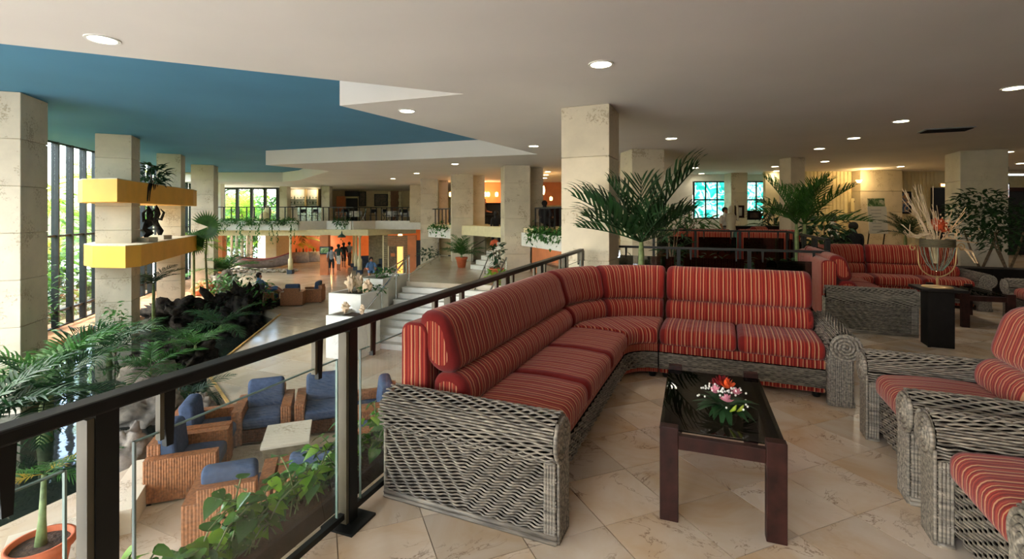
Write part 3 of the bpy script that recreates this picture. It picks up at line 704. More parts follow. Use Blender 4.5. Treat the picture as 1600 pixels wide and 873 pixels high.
# armchairs
def armchair(label, loc, rz, grp):
    t = thing('wicker_armchair', label, 'armchair', loc, rz, grp)     # faces -y, origin front centre
    wd = .675
    sweep(FRAME, line(-wd/2), wd, 6, .05).build('back_frame', 'striped_fabric', t, smooth=True)
    b = MB().box(-wd/2, wd/2, .02, .85, .08, .34).build('base', 'weave_gap_shade', t)
    w_ = wicker_strip(wd, -wd/2, .085, .335, .012).build('wicker_weave', 'grey_wicker', b, smooth=True); w_['kind'] = 'stuff'
    sweep(SEAT, line(-wd/2+.005), wd-.01, 8, .06).build('seat_cushion', 'striped_fabric', t, smooth=True)
    sweep(ROLL, line(-wd/2+.005), wd-.01, 8, .07).build('lumbar_cushion', 'striped_fabric', t, smooth=True)
    sweep(BACK, line(-wd/2+.01), wd-.02, 8, .1).build('back_cushion', 'striped_fabric', t, smooth=True)
    arm(t, (-wd/2, -.06, 0), R(90), .9, False); arm(t, (wd/2, -.06, 0), R(90), .9, True)
    return t
rzc = RZ-R(90)           # faces -V
ga = 'striped wicker armchairs at the right'
def chair_at(p_far, p_near): return (p_far+p_near)/2
c1 = chair_at(Vector((2.62, 3.60, 0)), Vector((2.27, 2.83, 0)))+V*.09
ac = armchair('wicker armchair with tall striped back cushion, farther of the two near ones', c1, rzc, ga)
c2 = c1-U*1.22-V*.0
copy_tree(ac, None, 'nearest striped wicker armchair cut off by the right frame edge', c2, rzc, ga)
copy_tree(ac, None, 'dark wicker armchair at the right edge behind the far low table', c1+Vector((5.21, 4.03, 0)), rzc, ga)
# coffee tables
def coffee_table(label, loc, rz, grp=None):
    t = thing('coffee_table', label, 'table', loc, rz, grp)     # origin near-left corner, x across .61, y away 1.18
    W_, D_2, H = .61, 1.18, .475
    for x in (0, W_-.095):
        for y in (0, D_2-.06): MB().box(x, x+.095, y, y+.06, 0, H+.03).build('leg', 'dark_wood', t, bevel=.004)
    for y in (.008, D_2-.05): MB().box(.095, W_-.095, y, y+.04, H-.085, H-.012).build('apron', 'dark_wood', t, bevel=.003)
    for x in (.01, W_-.05): MB().box(x, x+.04, .06, D_2-.06, H-.085, H-.012).build('apron', 'dark_wood', t, bevel=.003)
    MB().box(-.005, W_+.005, .062, D_2-.062, H-.012, H).build('glass_top', 'dark_glass', t, bevel=.002)
    return t
ct = coffee_table('dark wood coffee table with smoked glass top holding the flowers', Vector((.80, 2.60, 0)), R(-20.5))
copy_tree(ct, None, 'black low table behind the pedestal with the urn', onz(1503, 511, 0), None)
# flower arrangement
fa = thing('flower_arrangement', 'small bouquet of pink red and white flowers on the coffee table', 'flowers', Vector((1.255, 2.84, .476)))
MB().lathe([(.05, 0), (.07, .02), (.06, .05)], 14).build('bowl', 'leaf_dark', fa, smooth=True)
def leafshape(L, wd, bend=.2, n=5, fold=.15):
    vs = []; fs = []
    for i in range(n+1):
        t_ = i/n; w_ = wd*math.sin(PI*min(1, t_*.93+.04))**.8*(1-.25*t_); x = L*t_; z = -bend*L*t_*t_
        vs += [(x, -w_/2, z+fold*w_), (x, 0, z), (x, w_/2, z+fold*w_)]
    for i in range(n):
        a = i*3; fs += [(a, a+3, a+4, a+1), (a+1, a+4, a+5, a+2)]
    return MB().add(vs, fs)
fern = leafshape(.12, .04, .6).mesh('fern_leaf', 'leaf_dark', True)
rr = random.Random(3)
for i in range(46):
    a = rr.uniform(0, 2*PI); e = rr.uniform(-.05, .9); o = obj('fern_leaf', fern, fa, (.03*math.cos(a), .03*math.sin(a), .045), (0, -e, a)); k = rr.uniform(.7, 1.15); o.scale = (k, k, k)
def flower(mat, c, r, petals, seed):
    f = MB(); q = random.Random(seed)
    for i in range(petals):
        a = q.uniform(0, 2*PI); e = q.uniform(.1, 1.4); l = leafshape(r, r*.55, -.3, 3, .2)
        m_ = Matrix.Translation(c) @ Matrix.Rotation(a, 4, 'Z') @ Matrix.Rotation(-e, 4, 'Y'); f.add([m_ @ Vector(v) for v in l.v], l.f)
    f.build('flower', mat, fa, smooth=True)
for i, (mt, x, y, z, r, n) in enumerate([('petal_red', -.01, .03, .15, .06, 16), ('petal_red', .03, .06, .15, .05, 14), ('petal_orange', .015, -.005, .145, .062, 12), ('petal_pink', -.06, -.02, .125, .045, 24), ('petal_pink', -.025, -.09, .10, .045, 24), ('petal_pink', .055, -.03, .12, .04, 24), ('petal_red', -.03, .07, .14, .04, 14)]): flower(mt, Vector((x, y, z)), r, n, i)
for k in range(3):
    f = MB()
    for i in range(24):
        a = rr.uniform(0, 2*PI); e = rr.uniform(.25, 1.3); r = rr.uniform(.13, .165); p = (r*math.cos(a)*math.cos(e), r*math.sin(a)*math.cos(e), .04+r*math.sin(e)*.85)
        f.blob(p, (.0065,)*3, 6, 4)
    tag(f.build('baby_breath', 'petal_white', fa, smooth=True), kind='stuff')
for x in (-.01, .03): MB().tube([(x, -.1, .05), (x+.012, -.125, .075), (x+.02, -.135, .1)], [.004, .011, .003], 8).build('lily_bud', 'leaf_lime', fa, smooth=True)
# ---------------------------------------------------------------- railing
RT = 1.08
rl = thing('railing', 'black metal balcony railing with glass panels beside the sofa', 'railing')
A0, A1 = rail(.3, 0, RT), rail(8.0, 0, RT)
MB().bar(A0-Vector((0,0,.02)), A1-Vector((0,0,.02)), .075, .045).build('handrail', 'black_metal', rl, bevel=.008)
ra = math.atan2(RD.y, RD.x)
ys = [1.50+1.08*i for i in range(-1, 7)]
pp = MB().box(-.032, .032, -.032, .032, 0, RT-.04).mesh('post', 'black_metal'); pe = MB().box(-.052, -.033, -.026, .026, .02, RT-.05).mesh('post_face', 'bronze_edge')
bp_ = MB().box(-.1, .1, -.1, .1, 0, .012).mesh('base_plate', 'black_metal')
br = MB().add([(-.02,-.012,0),(.02,-.012,0),(.02,.012,0),(-.02,.012,0),(-.012,-.012,-.2),(.012,-.012,-.2),(.012,.012,-.2),(-.012,.012,-.2)], [(0,1,2,3),(7,6,5,4),(0,4,5,1),(1,5,6,2),(2,6,7,3),(3,7,4,0)]).mesh('glass_bracket', 'black_metal')
brf = MB().box(-.034, -.02, -.012, .012, -.17, 0).mesh('bracket_face', 'bronze_edge')
for y in ys:
    p = obj('post', pp, rl, rail(y), ra); obj('post_face', pe, p); obj('base_plate', bp_, p)
    for dy in (-.21, .19):
        b_ = obj('glass_bracket', br, rl, rail(y+dy, 0, RT-.04), ra); obj('bracket_face', brf, b_)
for a, b_ in zip(ys, ys[1:]):
    p, q = rail(a+.085), rail(b_-.085); L = (q-p).length
    g = MB().box(0, L, -.005, .005, .06, .9).build('glass_panel', 'clear_glass', rl, p, ra)
    ed = MB().box(0, .006, -.006, .006, .06, .9); ed.box(L-.006, L, -.006, .006, .06, .9); ed.box(0, L, -.0055, .0055, .895, .9)
    ed.build('glass_edge', 'glass_edge', g)
MB().bar(rail(.5, 0, .06), rail(8, 0, .06), .03, .03).build('bottom_rail', 'black_metal', rl)
def thin_rail(label, pts, z, gm='clear_glass', hz=(0,), posts=None, sub=False, br_z=.0, base=0):
    t = thing('railing', label, 'railing')
    for a, b_ in zip(pts, pts[1:]):
        a = Vector((a[0], a[1], z)); b_ = Vector((b_[0], b_[1], z)); MB().bar(a, b_, .06, .04).build('handrail', 'black_metal', t)
        L = (b_-a).length; n = max(1, round(L/1.05)); d = (b_-a)/n; an = math.atan2(d.y, d.x)
        for i in range(n+1):
            p = a+d*i; obj('post', MB().box(-.03, .03, -.03, .03, base-z, -.02).mesh('post', 'black_metal'), t, p, an)
            for dd in (-.2, .2):
                if 0 < i+dd/1.05 < n: obj('glass_bracket', br, t, p+d.normalized()*dd, an)
        for i in range(n): MB().box(.08, d.length-.08, -.004, .004, .1-z+base, -.16).build('glass_panel', gm, t, a+d*i, an)
    return t
thin_rail('thin black railing running behind the sofa from the stone column', [(1.95, 9.05), (5.05, 7.66)], 1.05, 'dark_glass')  # dark-tinted panes paint in the gloom behind this glass
thin_rail('black railing on the far side of the sunken planter', [(3.75, 12.7), (6.6, 11.5), (5.1, 7.75)], 1.24, 'dark_glass')  # dark tint here paints the dark reflections of the panes
# trough planter with pothos outside the railing
tp = thing('trough_planter', 'dark clay trough planter standing outside the glass railing', 'planter', rail(2.75, .36, -.17), ra)
b_ = MB(); b_.box(-1.15, 1.15, -.16, .16, 0, .02)
for y in (-.16, .14): b_.box(-1.15, 1.15, y, y+.02, .02, .2)
for x in (-1.15, 1.13): b_.box(x, x+.02, -.14, .14, .02, .2)
b_.build('trough', 'dark_wood', tp); MB().box(-1.13, 1.13, -.14, .14, .02, .17).build('soil', 'soil', tp)
def heart(L):
    out = [(0, 0), (-.12, .22), (-.02, .42), (.22, .46), (.5, .34), (.8, .13), (1, 0)]
    vs = []; fs = []
    for x, y in out:
        z = -.25*max(0, x)**2+.0
        vs += [(x*L, -y*L, (z+.22*y)*L), (x*L, 0, z*L), (x*L, y*L, (z+.22*y)*L)]
    for i in range(len(out)-1):
        a = i*3; fs += [(a, a+3, a+4, a+1), (a+1, a+4, a+5, a+2)]
    return MB().add(vs, fs)
hl = heart(.1).mesh('leaf', 'leaf_pothos', True); hl2 = heart(.1).mesh('leaf', 'leaf_bright', True); hl3 = heart(.1).mesh('leaf', 'leaf_mid', True)
rr = random.Random(11)
desc = ['nearest trailing pothos at the bottom frame edge', 'pothos plant in front of the lower armchair back', 'pothos plant at the middle of the trough', 'bushy pothos plant left of the black post', 'pothos plant right behind the black post', 'pothos plant beside the wicker sofa arm']
for i, x in enumerate((-1.0, -.62, -.25, .15, .55, .95)):
    t = thing('pothos_plant', desc[i]+' with glossy heart leaves', 'plant', rail(2.75+x*.936, .36, .0), ra, 'pothos in the trough planter')
    for s_ in range(22):
        a = rr.uniform(0, 2*PI); ln = rr.uniform(.16, .42); h = rr.uniform(-.03, .27)*(1.15 if i in (4, 5) else 1)
        base = Vector((rr.uniform(-.16, .16), rr.uniform(-.08, .08), 0)); tip = base+Vector((math.cos(a)*ln*.7, abs(math.sin(a))*ln*.5-.05, h)); mid = base.lerp(tip, .5)+Vector((0, 0, .06))
        st = MB().tube([base, mid, tip], .004, 5).build('stem', 'palm_stem', t)
        for q, pt in enumerate((tip, mid, base.lerp(mid, .6), mid.lerp(tip, .5))):
            o = obj('leaf', rr.choice((hl, hl, hl3, hl3, hl2)), t, pt, (rr.uniform(-.4, .4), rr.uniform(-.1, .7), a+rr.uniform(-1.2, 1.2))); k = rr.uniform(.6, 1.05); o.scale = (k, k, k)
# ---------------------------------------------------------------- palms
def frond(L=1.2, nl=26, ll=.42, lw=.03, droop=.35, vee=.5, tipk=.35):
    """rachis from origin along +x curving down; leaflets both sides"""
    mb = MB(); rp = []; n = 14; jq = random.Random(nl*7)
    for i in range(n+1):
        t_ = i/n; rp.append(Vector((L*t_*(1-.12*droop*t_), 0, -droop*L*t_*t_)))
    mb.tube(rp, [.012*(1-.8*i/n)+.002 for i in range(n+1)], 5)
    for s_ in (-1, 1):
        for i in range(nl):
            t_ = .14+.86*(i+.5*(s_ > 0)*.5)/nl; f = t_*n; k = min(int(f), n-1); p = rp[k].lerp(rp[k+1], f-k); d = (rp[k+1]-rp[k]).normalized()
            l = ll*(math.sin(PI*min(1, .15+t_*.75)))*(1 if t_ < .8 else 1-.6*(t_-.8)/.2*tipk*2)
            sd = Vector((0, s_, 0)); up = Vector((-d.z, 0, d.x)); dr = (d*(.45+.6*t_+jq.uniform(-.16, .16))+sd*(1.05-.5*t_)+up*(vee*.6+jq.uniform(-.2, .2))).normalized(); l *= jq.uniform(.86, 1.1)
            w_ = d*lw*.5; q = [p, p+dr*l*.4, p+dr*l*.75+Vector((0, 0, -.1*l)), p+dr*l+Vector((0, 0, -.28*l))]
            mb.add([q[0]-w_*.6, q[0]+w_*.6, q[1]-w_, q[1]+w_, q[2]-w_*.75, q[2]+w_*.75, q[3]], [(0, 1, 3, 2), (2, 3, 5, 4), (4, 5, 6)])
    return mb
FR = {}
def fmesh(key, mat, **kw):
    if (key, mat) not in FR: FR[(key, mat)] = frond(**kw).mesh('frond', mat, True)
    return FR[(key, mat)]
def palm(label, loc, trunk_h, trunk_r, fronds, mat='leaf_dark', key='a', grp=None, stem='palm_stem', stems=1, kw={}, tilt=(0, 0), base=0):
    t = thing('palm_plant', label, 'palm', loc, 0, grp)
    tops = []
    for s_ in range(stems):
        ox = (s_-(stems-1)/2)*.12
        top = Vector((ox*1.4+tilt[0], tilt[1], trunk_h)); tops.append(top)
        MB().tube([(ox, 0, base), (ox*1.1+tilt[0]*.3, tilt[1]*.3, trunk_h*.45), (ox*1.3+tilt[0]*.8, tilt[1]*.8, trunk_h*.85), top], [trunk_r*1.25, trunk_r, trunk_r*.9, trunk_r*.6], 10).build('trunk', stem, t, smooth=True)
    me = fmesh(key, mat, **kw)
    for i, (az, el, sc) in enumerate(fronds):
        o = obj('frond', me, t, tops[i % stems], (rnd.uniform(-.25, .25), -R(el), R(az))); o.scale = (sc, sc, sc)
    return t
def spread(n, e0, e1, s0, s1, seed, a0=0, a1=360):
    q = random.Random(seed); return [(a0+(a1-a0)*(i+q.uniform(-.3, .3))/n, q.uniform(e0, e1), q.uniform(s0, s1)) for i in range(n)]
K1 = dict(L=1.0, nl=13, ll=.56, lw=.05, droop=.16, vee=1.1)
near_palm = palm('nearer potted lounge palm with dark green fronds between sofa and railing', Vector((2.02, 7.5, 0)), 1.22, .05,
     [(5, 62, 1.55), (350, 42, 1.0), (15, 36, 1.1), (80, 75, 1.15), (150, 70, 1.15), (165, 50, 1.2), (190, 42, 1.35), (205, 30, 1.2), (185, 22, 1.05), (270, 60, .8), (300, 50, .8), (20, 18, .6)], 'leaf_dark', 'n', kw=K1)
MB().lathe([(.17, 0), (.22, .3), (.24, .32), (.24, .36), (.2, .36), (.2, .3), (0, .3)], 20).build('pot', 'terracotta', near_palm, smooth=True)
far_palm = palm('farther lounge palm with two pale stems by the corner of the railing', Vector((5.95, 9.9, 0)), 1.45, .045, spread(13, 28, 75, .95, 1.25, 5)+[(345, 15, 1.2)], 'leaf_mid', 'n2', stems=2, kw=dict(L=1.0, nl=18, ll=.42, lw=.038, droop=.22, vee=1.0))
MB().lathe([(.2, 0), (.26, .3), (.28, .34), (.2, .34), (.2, .3), (0, .3)], 20).build('pot', 'terracotta', far_palm, smooth=True)
# pedestal with urn
pd = thing('pedestal', 'black square pedestal table under the glass urn', 'pedestal', Vector((5.36, 6.05, 0)), RZ)
MB().box(-.13, .13, -.13, .13, 0, .70).build('shaft', 'black_wood', pd, bevel=.006); MB().box(-.14, -.11, -.145, -.13, 0, .7).build('shaft_trim', 'black_wood', pd)
MB().box(-.23, .23, -.23, .23, .70, .735).build('top', 'black_wood', pd, bevel=.006)
ur = thing('glass_urn', 'ribbed glass urn in a gold scroll stand filled with dried flowers', 'urn', Vector((5.36, 6.05, .736)))
MB().lathe([(.16, 0), (.15, .012), (.05, .02), (.012, .03), (.012, .14), (0, .14)], 24).build('stand_base', 'gold_metal', ur, smooth=True)
for s_ in (-1, 1):
    pts = [(0, 0, .12)]+[(s_*.235*math.sin(a), 0, .33-.2*math.cos(a)) for a in [R(15+75*i/8) for i in range(9)]]+[(s_*.24, 0, .42), (s_*.25, 0, .5)]
    pts += [(s_*(.305-.055*math.cos(a)*(1-a/11)), 0, .5+.055*math.sin(a)*(1-a/11)) for a in [i*.5 for i in range(18)]]
    MB().tube(pts, .0075, 8).build('scroll_arm', 'gold_metal', ur, smooth=True)
pr_ = [(.0, .19), (.05, .21), (.11, .30), (.15, .40), (.165, .5), (.17, .52)]
MB().lathe(pr_, 28).build('glass_bowl', 'urn_glass', ur, smooth=True)
for i in range(14):
    a = 2*PI*i/14; MB().tube([(r*1.01*math.cos(a), r*1.01*math.sin(a), z) for r, z in pr_[1:]], .004, 4).build('glass_rib', 'glass_edge', ur)
col = MB()
for k in range(5): col.tube([(.168*math.cos(2*PI*j/24), .168*math.sin(2*PI*j/24), .515+.02*k) for j in range(25)], .011, 6)
col.build('collar', 'bronze_edge', ur, smooth=True)
rr = random.Random(5)
for i in range(20):
    x = rr.uniform(-.1, -.02); y = rr.uniform(-.06, .06); tx = rr.uniform(-.42, -.12); b0 = rr.uniform(.95, 1.32)
    MB().tube([(x*.3, y*.3, .3), (x, y, .6), (x+(tx-x)*.35, y*1.5, .85), (tx*.9, y*2, b0)], .0038, 5).build('twig', 'dry_twig', ur)
for i in range(9):
    MB().tube([(0, 0, .5), (-.12, rr.uniform(-.1, .1), .68), (-.3, rr.uniform(-.1, .1), .62), (-.42, rr.uniform(-.1, .1), rr.uniform(.66, .8))], .0045, 5).build('twig', 'dry_twig', ur)
for i in range(12):
    z = rr.uniform(-.03, .03); MB().tube([(0, 0, .56), (.12, z, .63), (.28, z*2, .58), (.46+z, z*3, .56)] if i < 6 else [(.05, 0, .56), (.25, z, .52), (.42, z*2, .45), (.5+z, z*2, .3)], .005, 5).build('twig', 'dry_pale', ur)
for i in range(15):
    a = rr.uniform(0, 2*PI); MB().tube([(0, 0, .5), (.1+.05*math.cos(a), .05*math.sin(a), .7), (.18+.22*math.cos(a), .15*math.sin(a), rr.uniform(.72, 1.05))], .0028, 4).build('dried_stem', 'dry_pale', ur)
f = MB()
for i in range(70): f.blob((.14+rr.gauss(0, .1), rr.gauss(0, .07), .74+rr.gauss(0, .08)), (.009, .009, .013), 5, 4)
tag(f.build('dried_seeds', 'dry_pale', ur), kind='stuff')
f = MB()
for i in range(26):
    l = leafshape(.13, .06, .2, 3); a = rr.uniform(0, 2*PI); m_ = Matrix.Translation((.03+rr.uniform(-.05, .08), rr.uniform(-.05, .05), .68+rr.uniform(0, .1))) @ Matrix.Rotation(a, 4, 'Z') @ Matrix.Rotation(-rr.uniform(.5, 1.4), 4, 'Y'); f.add([m_ @ Vector(v) for v in l.v], l.f)
f.build('orange_flower', 'dry_orange', ur)
# ================================================================= LAMPS
ring = MB().lathe([(.125, 0), (.155, 0), (.155, -.012), (.125, -.012), (.125, 0)], 24).mesh('trim_ring', 'white_paint', False)
lens = MB().lathe([(0, -.004), (.125, -.004)], 24).mesh('lens', 'lamp_lens'); ring_s = ring
ld = {}
def downlight(x, y, label, grp=None, e=55, col=(1, .9, .76), s=1.0):
    t = thing('downlight', label, 'ceiling light', (x, y, CE), 0, grp)
    a = obj('trim_ring', ring, t); b_ = obj('lens', lens, t); a.scale = b_.scale = (s, s, 1)
    k = (e, col)
    if k not in ld:
        l = bpy.data.lights.new('bulb', 'SPOT'); l.energy = e*.5; l.color = col; l.spot_size = R(160); l.spot_blend = .8; l.shadow_soft_size = .1; ld[k] = l
    obj('bulb', ld[k], t, (0, 0, -.03))
LW = (1, .84, .62)
for px, py, lb, e in [(160, 61, 'large round downlight above the blue ceiling edge at left', 90), (939, 100, 'round downlight in front of the big stone column', 110), (1585, 137, 'round downlight cut by the right frame edge', 110),
     (636, 173, 'round downlight on the pointed ceiling tip by the blue recess', 60), (1408, 189, 'round downlight left of the dark ceiling vent', 70), (1049, 216, 'round downlight above the nearer lounge palm', 60), (834, 228, 'round downlight left of the big stone column', 50), (1334, 215.5, 'round downlight above the farther lounge palm', 60)]:
    p = onz(px, py, CE); downlight(p.x, p.y, lb, None, e)
for k_, (px, py) in enumerate(sorted([(1280, 232), (1289, 252), (1575, 237), (1407, 260), (1211, 260), (1213, 267), (1086, 262), (1096, 271), (1595, 255), (1346, 267), (711, 256), (651, 270.5), (614, 279), (755, 283), (856, 268), (853, 273), (851, 278)])):
    p = onz(px, py, CE); downlight(p.x, min(p.y, 30), ORD[k_]+' small far downlight from the left in the cream ceiling', 'small far downlights', 45, LW)
for x, y, lb in ((-1.6, -1.2, 'left'), (1.8, -1.2, 'middle'), (5.0, 1.2, 'front right'), (5.2, -1.8, 'rear right')):
    downlight(x, y, lb+' added fill downlight, unseen behind the viewpoint', 'added fill downlights behind the viewpoint', 110, (1, .9, .76))  # unseen fixtures added overhead to brighten the near sofas
vt = thing('ceiling_vent', 'dark slatted air vent in the lounge ceiling', 'vent', onz(1478, 202, CE), RZ)
MB().box(-.42, .42, -.25, .25, -.02, 0).build('frame', 'cloth_grey', vt)
for i in range(9): MB().obox((0, -.2+.05*i, -.03), (.78, .035, .006), 0, ('X', .5)).build('slat', 'dark_void', vt)
# ================================================================= LEFT SIDE
def ledge(label, pts, z0, z1):
    t = thing('yellow_ledge', label, 'ledge'); MB().prism(pts, z0, z1-.02).build('fascia', 'yellow_paint', t)
    MB().prism(pts, z1-.02, z1).build('top', 'coral_stone', t); return t
low_pts = [(xat(131, 14.1), 14.1), (xat(144.6, 13.5), 13.5), (xat(196, 13.35), 13.35), (xat(220.5, 13.8), 13.8), (xat(301, 19.3), 19.3), (-13.2, 20.1), (-14.7, 20.2), (-13.4, 15.6)]
up_pts = [(xat(121, 14.2), 14.2), (xat(129, 13.5), 13.5), (xat(183, 13.3), 13.3), (xat(197, 13.9), 13.9), (xat(290, 18.6), 18.6), (xat(302, 19.3), 19.3), (-13.2, 20.1), (-14.7, 20.2), (-13.5, 15.6)]
ledge('lower yellow faceted ledge wrapped round two stone columns', low_pts, .16, .79)
ledge('upper yellow faceted ledge wrapped round two stone columns', up_pts, 2.0, 2.66)
def bush(name, label, cat, loc, r, n, ls, mat, seed, grp=None, stem=True, shape='blob', pot=None, parent=None, wd=.45):
    q = random.Random(seed); f = MB(); lf_ = leafshape(ls, ls*wd, .3, 3)
    for i in range(n):
        while True:
            d = Vector((q.uniform(-1, 1), q.uniform(-1, 1), q.uniform(-1, 1)))
            if .35 < d.length < 1: break
        p = Vector((d.x*r[0], d.y*r[1], d.z*r[2]+r[2]))
        m_ = Matrix.Translation(p) @ Matrix.Rotation(math.atan2(d.y, d.x)+q.uniform(-.8, .8), 4, 'Z') @ Matrix.Rotation(q.uniform(-.9, .6), 4, 'Y') @ Matrix.Rotation(q.uniform(-.5, .5), 4, 'X')
        k = q.uniform(.6, 1.2); f.add([m_ @ (Vector(v)*k) for v in lf_.v], lf_.f)
    t = thing(name, label, cat, loc, 0, grp); h = pot or 0
    o = f.build('foliage', mat, t, (0, 0, h)); o['kind'] = 'stuff'
    if stem:
        for i in range(4):
            a = q.uniform(0, 6.28); MB().tube([(0, 0, h*.9), (math.cos(a)*r[0]*.3, math.sin(a)*r[1]*.3, h+r[2]*.7), (math.cos(a)*r[0]*.5, math.sin(a)*r[1]*.5, h+r[2]*1.4)], [.025, .018, .008], 6).build('stem', 'bark', t)
    if pot: MB().lathe([(pot*.55, 0), (pot*.75, pot*.85), (pot*.85, pot*.87), (pot*.85, pot), (pot*.7, pot), (pot*.7, pot*.85), (0, pot*.85)], 18).build('pot', 'terracotta', t, smooth=True)
    return t
b_ = bush('leafy_plant', 'dark leafy plant growing on the upper yellow ledge', 'plant', (xat(237, 16.4), 16.5, 2.62), (.45, .4, .38), 150, .28, 'leaf_dark', 21)
def sculpture(label, loc, seed, h):
    q = random.Random(seed); t = thing('sculpture', label, 'sculpture', loc)
    MB().box(-.28, .28, -.2, .2, 0, .14).build('plinth', 'coral_stone', t, bevel=.01)
    p = Vector((0, 0, .13)); pts = [p.copy()]
    for i in range(7): p = p+Vector((q.uniform(-.12, .12), q.uniform(-.1, .1), h/7)); pts.append(p.copy())
    MB().tube(pts, [.05, .11, .07, .12, .06, .1, .07, .02], 8).build('body', 'dark_rock', t, smooth=True)
    for s_ in (-1, 1):
        k = pts[4]; MB().tube([k, k+Vector((s_*.16, 0, -.05)), k+Vector((s_*.22, .05, .2)), k+Vector((s_*.1, .05, .32))], [.05, .05, .04, .015], 7).build('limb', 'dark_rock', t, smooth=True)
    return t
sculpture('dark figure sculpture on the lower yellow ledge by the near column', (xat(226, 15.2), 15.2, .79), 2, 1.0)
sculpture('dark figure sculpture farther along the lower yellow ledge', (xat(250, 16.8), 16.8, .79), 8, 1.05)
ws = thing('wall_ornament', 'blackened metal ornament fixed on the upper yellow ledge face', 'ornament', (xat(246, 15.95), 15.95, 2.1), math.atan2(4.7, -1.9))
q = random.Random(4)
for i in range(7):
    x = -.6+.18*i; MB().tube([(x, .04, .55), (x+q.uniform(-.1, .1), .1, .3), (x+q.uniform(-.15, .15), .08, q.uniform(-.15, .15))], [.03, .05, .015], 6).build('shard', 'dark_rock', ws)
# planted shrubs, rocks
def rock(label, px, py, z, w_, h, seed, mat='rock', cat='rock', grp=None, amp=.45):
    p = onz(px, py, z); t = tag(MB().blob((0, 0, h*.35), (w_/2, w_*.42, h*.62), 40, 26, amp*1.1, 2.4, seed).build('pond_rock', mat, None, p, smooth=True), label, cat, grp); return t
rock('big pale grey boulder at the pond edge behind the railing', 226, 655, WL, 1.15, .72, 3)
rock('second grey boulder behind the big pale one', 235, 600, WL, 1.0, .6, 9)
rock('small brown rock by the pond near the armchairs', 312, 650, WL, .5, .4, 5)
rock('round grey stone beside the bent stone ledge', 196, 730, WL, .6, .6, 14)
rock('dark lava rock island standing in the pond', 308, 566, WL, .8, .62, 6, 'dark_rock', amp=.9)
rock('dark lava rock behind the pond island', 372, 520, WL, 1.1, .9, 7, 'dark_rock', amp=.9)
rock('mossy dark lava mound at the far pond edge', 382, 494, WL, 1.5, 1.1, 8, 'dark_rock', amp=.8)
rock('low dark lava rock by the pond corner', 418, 488, WL, 1.0, .5, 10, 'dark_rock', amp=.8)
rock('dark lava heap left of the pond mound', 345, 500, WL, 1.6, .9, 12, 'dark_rock', amp=.9)
rock('dark lava heap by the second column foot', 275, 505, WL, 1.8, .8, 13, 'dark_rock', amp=.9)
rock('dark lava rock at the left of the pond island', 265, 560, WL, 1.2, .5, 15, 'dark_rock', amp=.9)
rock('reddish clay rock in the far planting bed', 318, 460, -2.1, .9, .6, 16, 'terracotta')
rock('brown rock beside the far planting bed path', 352, 455, -2.1, 1.2, .9, 17)
K2 = dict(L=1.5, nl=21, ll=.5, lw=.052, droop=.4)
gp = 'indoor palms by the pond'
palm('big feathery palm spreading over the pond at lower left', onz(70, 690, WL), .7, .09, spread(13, 10, 75, .75, 1.05, 31), 'leaf_dark', 'k2', gp, kw=K2)
palm('bright green palm clump in front of the window wall foot', Vector((-8.7, 9.0, WL)), .9, .08, spread(13, 15, 75, .75, 1.1, 33), 'leaf_mid', 'k2', gp, kw=K2)
palm('dark palm clump at the left edge behind the railing', Vector((-8.2, 7.2, WL)), .6, .08, spread(14, 5, 70, .9, 1.3, 34), 'leaf_dark', 'k2', gp, kw=K2)
palm('low palm below the near ledge column', Vector((-10.4, 12.4, WL)), .4, .06, spread(12, 10, 60, .7, 1.0, 35), 'leaf_dark', 'k2', gp, kw=K2)
palm('slender palm with drooping fronds beneath the lower yellow ledge', Vector((xat(240, 16), 16, WL)), 1.6, .05, spread(9, 0, 60, .5, .7, 36), 'leaf_dark', 'k2', gp, kw=K2)
palm('thin bright palm left of the third column', Vector((xat(303, 20.5), 20.5, WL)), 2.6, .05, spread(10, 5, 60, .7, .95, 37), 'leaf_bright', 'k2', gp, kw=K2)
palm('bushy palm near the far end of the planting bed', Vector((xat(350, 24), 24, -2.12)), .9, .07, spread(18, 10, 75, .9, 1.2, 38), 'leaf_mid', 'k2', gp, kw=K2)
palm('small fern palm on the pond island', onz(305, 545, -1.7), .1, .03, spread(9, 20, 60, .5, .7, 39), 'leaf_mid', 'k2', gp, kw=K2)
palm('fern palm arching over the dark pond behind the island', onz(345, 515, -1.75), .15, .03, spread(9, 10, 50, .6, .9, 40), 'leaf_dark', 'k2', gp, kw=K2)
palm('fern palm at the foot of the near ledge column', onz(235, 585, -1.9), .15, .03, spread(9, 10, 50, .5, .8, 41), 'leaf_mid', 'k2', gp, kw=K2)
palm('fern palm trailing behind the small brown rock', onz(300, 625, -2.1), .1, .03, spread(8, 10, 50, .4, .6, 42), 'leaf_dark', 'k2', gp, kw=K2)
bush('leafy_plant', 'climbing green vine on the near ledge column base', 'plant', (xat(180, 13.3), 13.3, WL), (.35, .3, .75), 140, .18, 'leaf_mid', 43)
bush('leafy_plant', 'red tipped shrub in front of the window wall', 'plant', (xat(48, 13.2), 13.2, -2.12), (.7, .6, 1.5), 180, .2, 'leaf_mid', 44)
bush('leafy_plant', 'dark ground plants along the far pond edge', 'plant', onz(330, 500, -2.1), (1.1, .8, .35), 200, .25, 'leaf_dark', 45)
bush('leafy_plant', 'dark ground plants at the far bed beside the path', 'plant', onz(375, 462, -2.1), (1.0, .8, .5), 180, .25, 'leaf_dark', 46)
bush('leafy_plant', 'spotted low plants left of the wooden path', 'plant', onz(340, 462, -2.1), (.9, .7, .45), 160, .25, 'leaf_mid', 47)
bush('leafy_plant', 'small shrub at the pond corner by the far armchairs', 'plant', onz(408, 490, -2.1), (.5, .4, .65), 90, .2, 'leaf_mid', 48)
fp = thing('fan_palm', 'round fan palm leaf raised beside the third column', 'palm', (xat(325, 20.2), 20.2, -2.12))
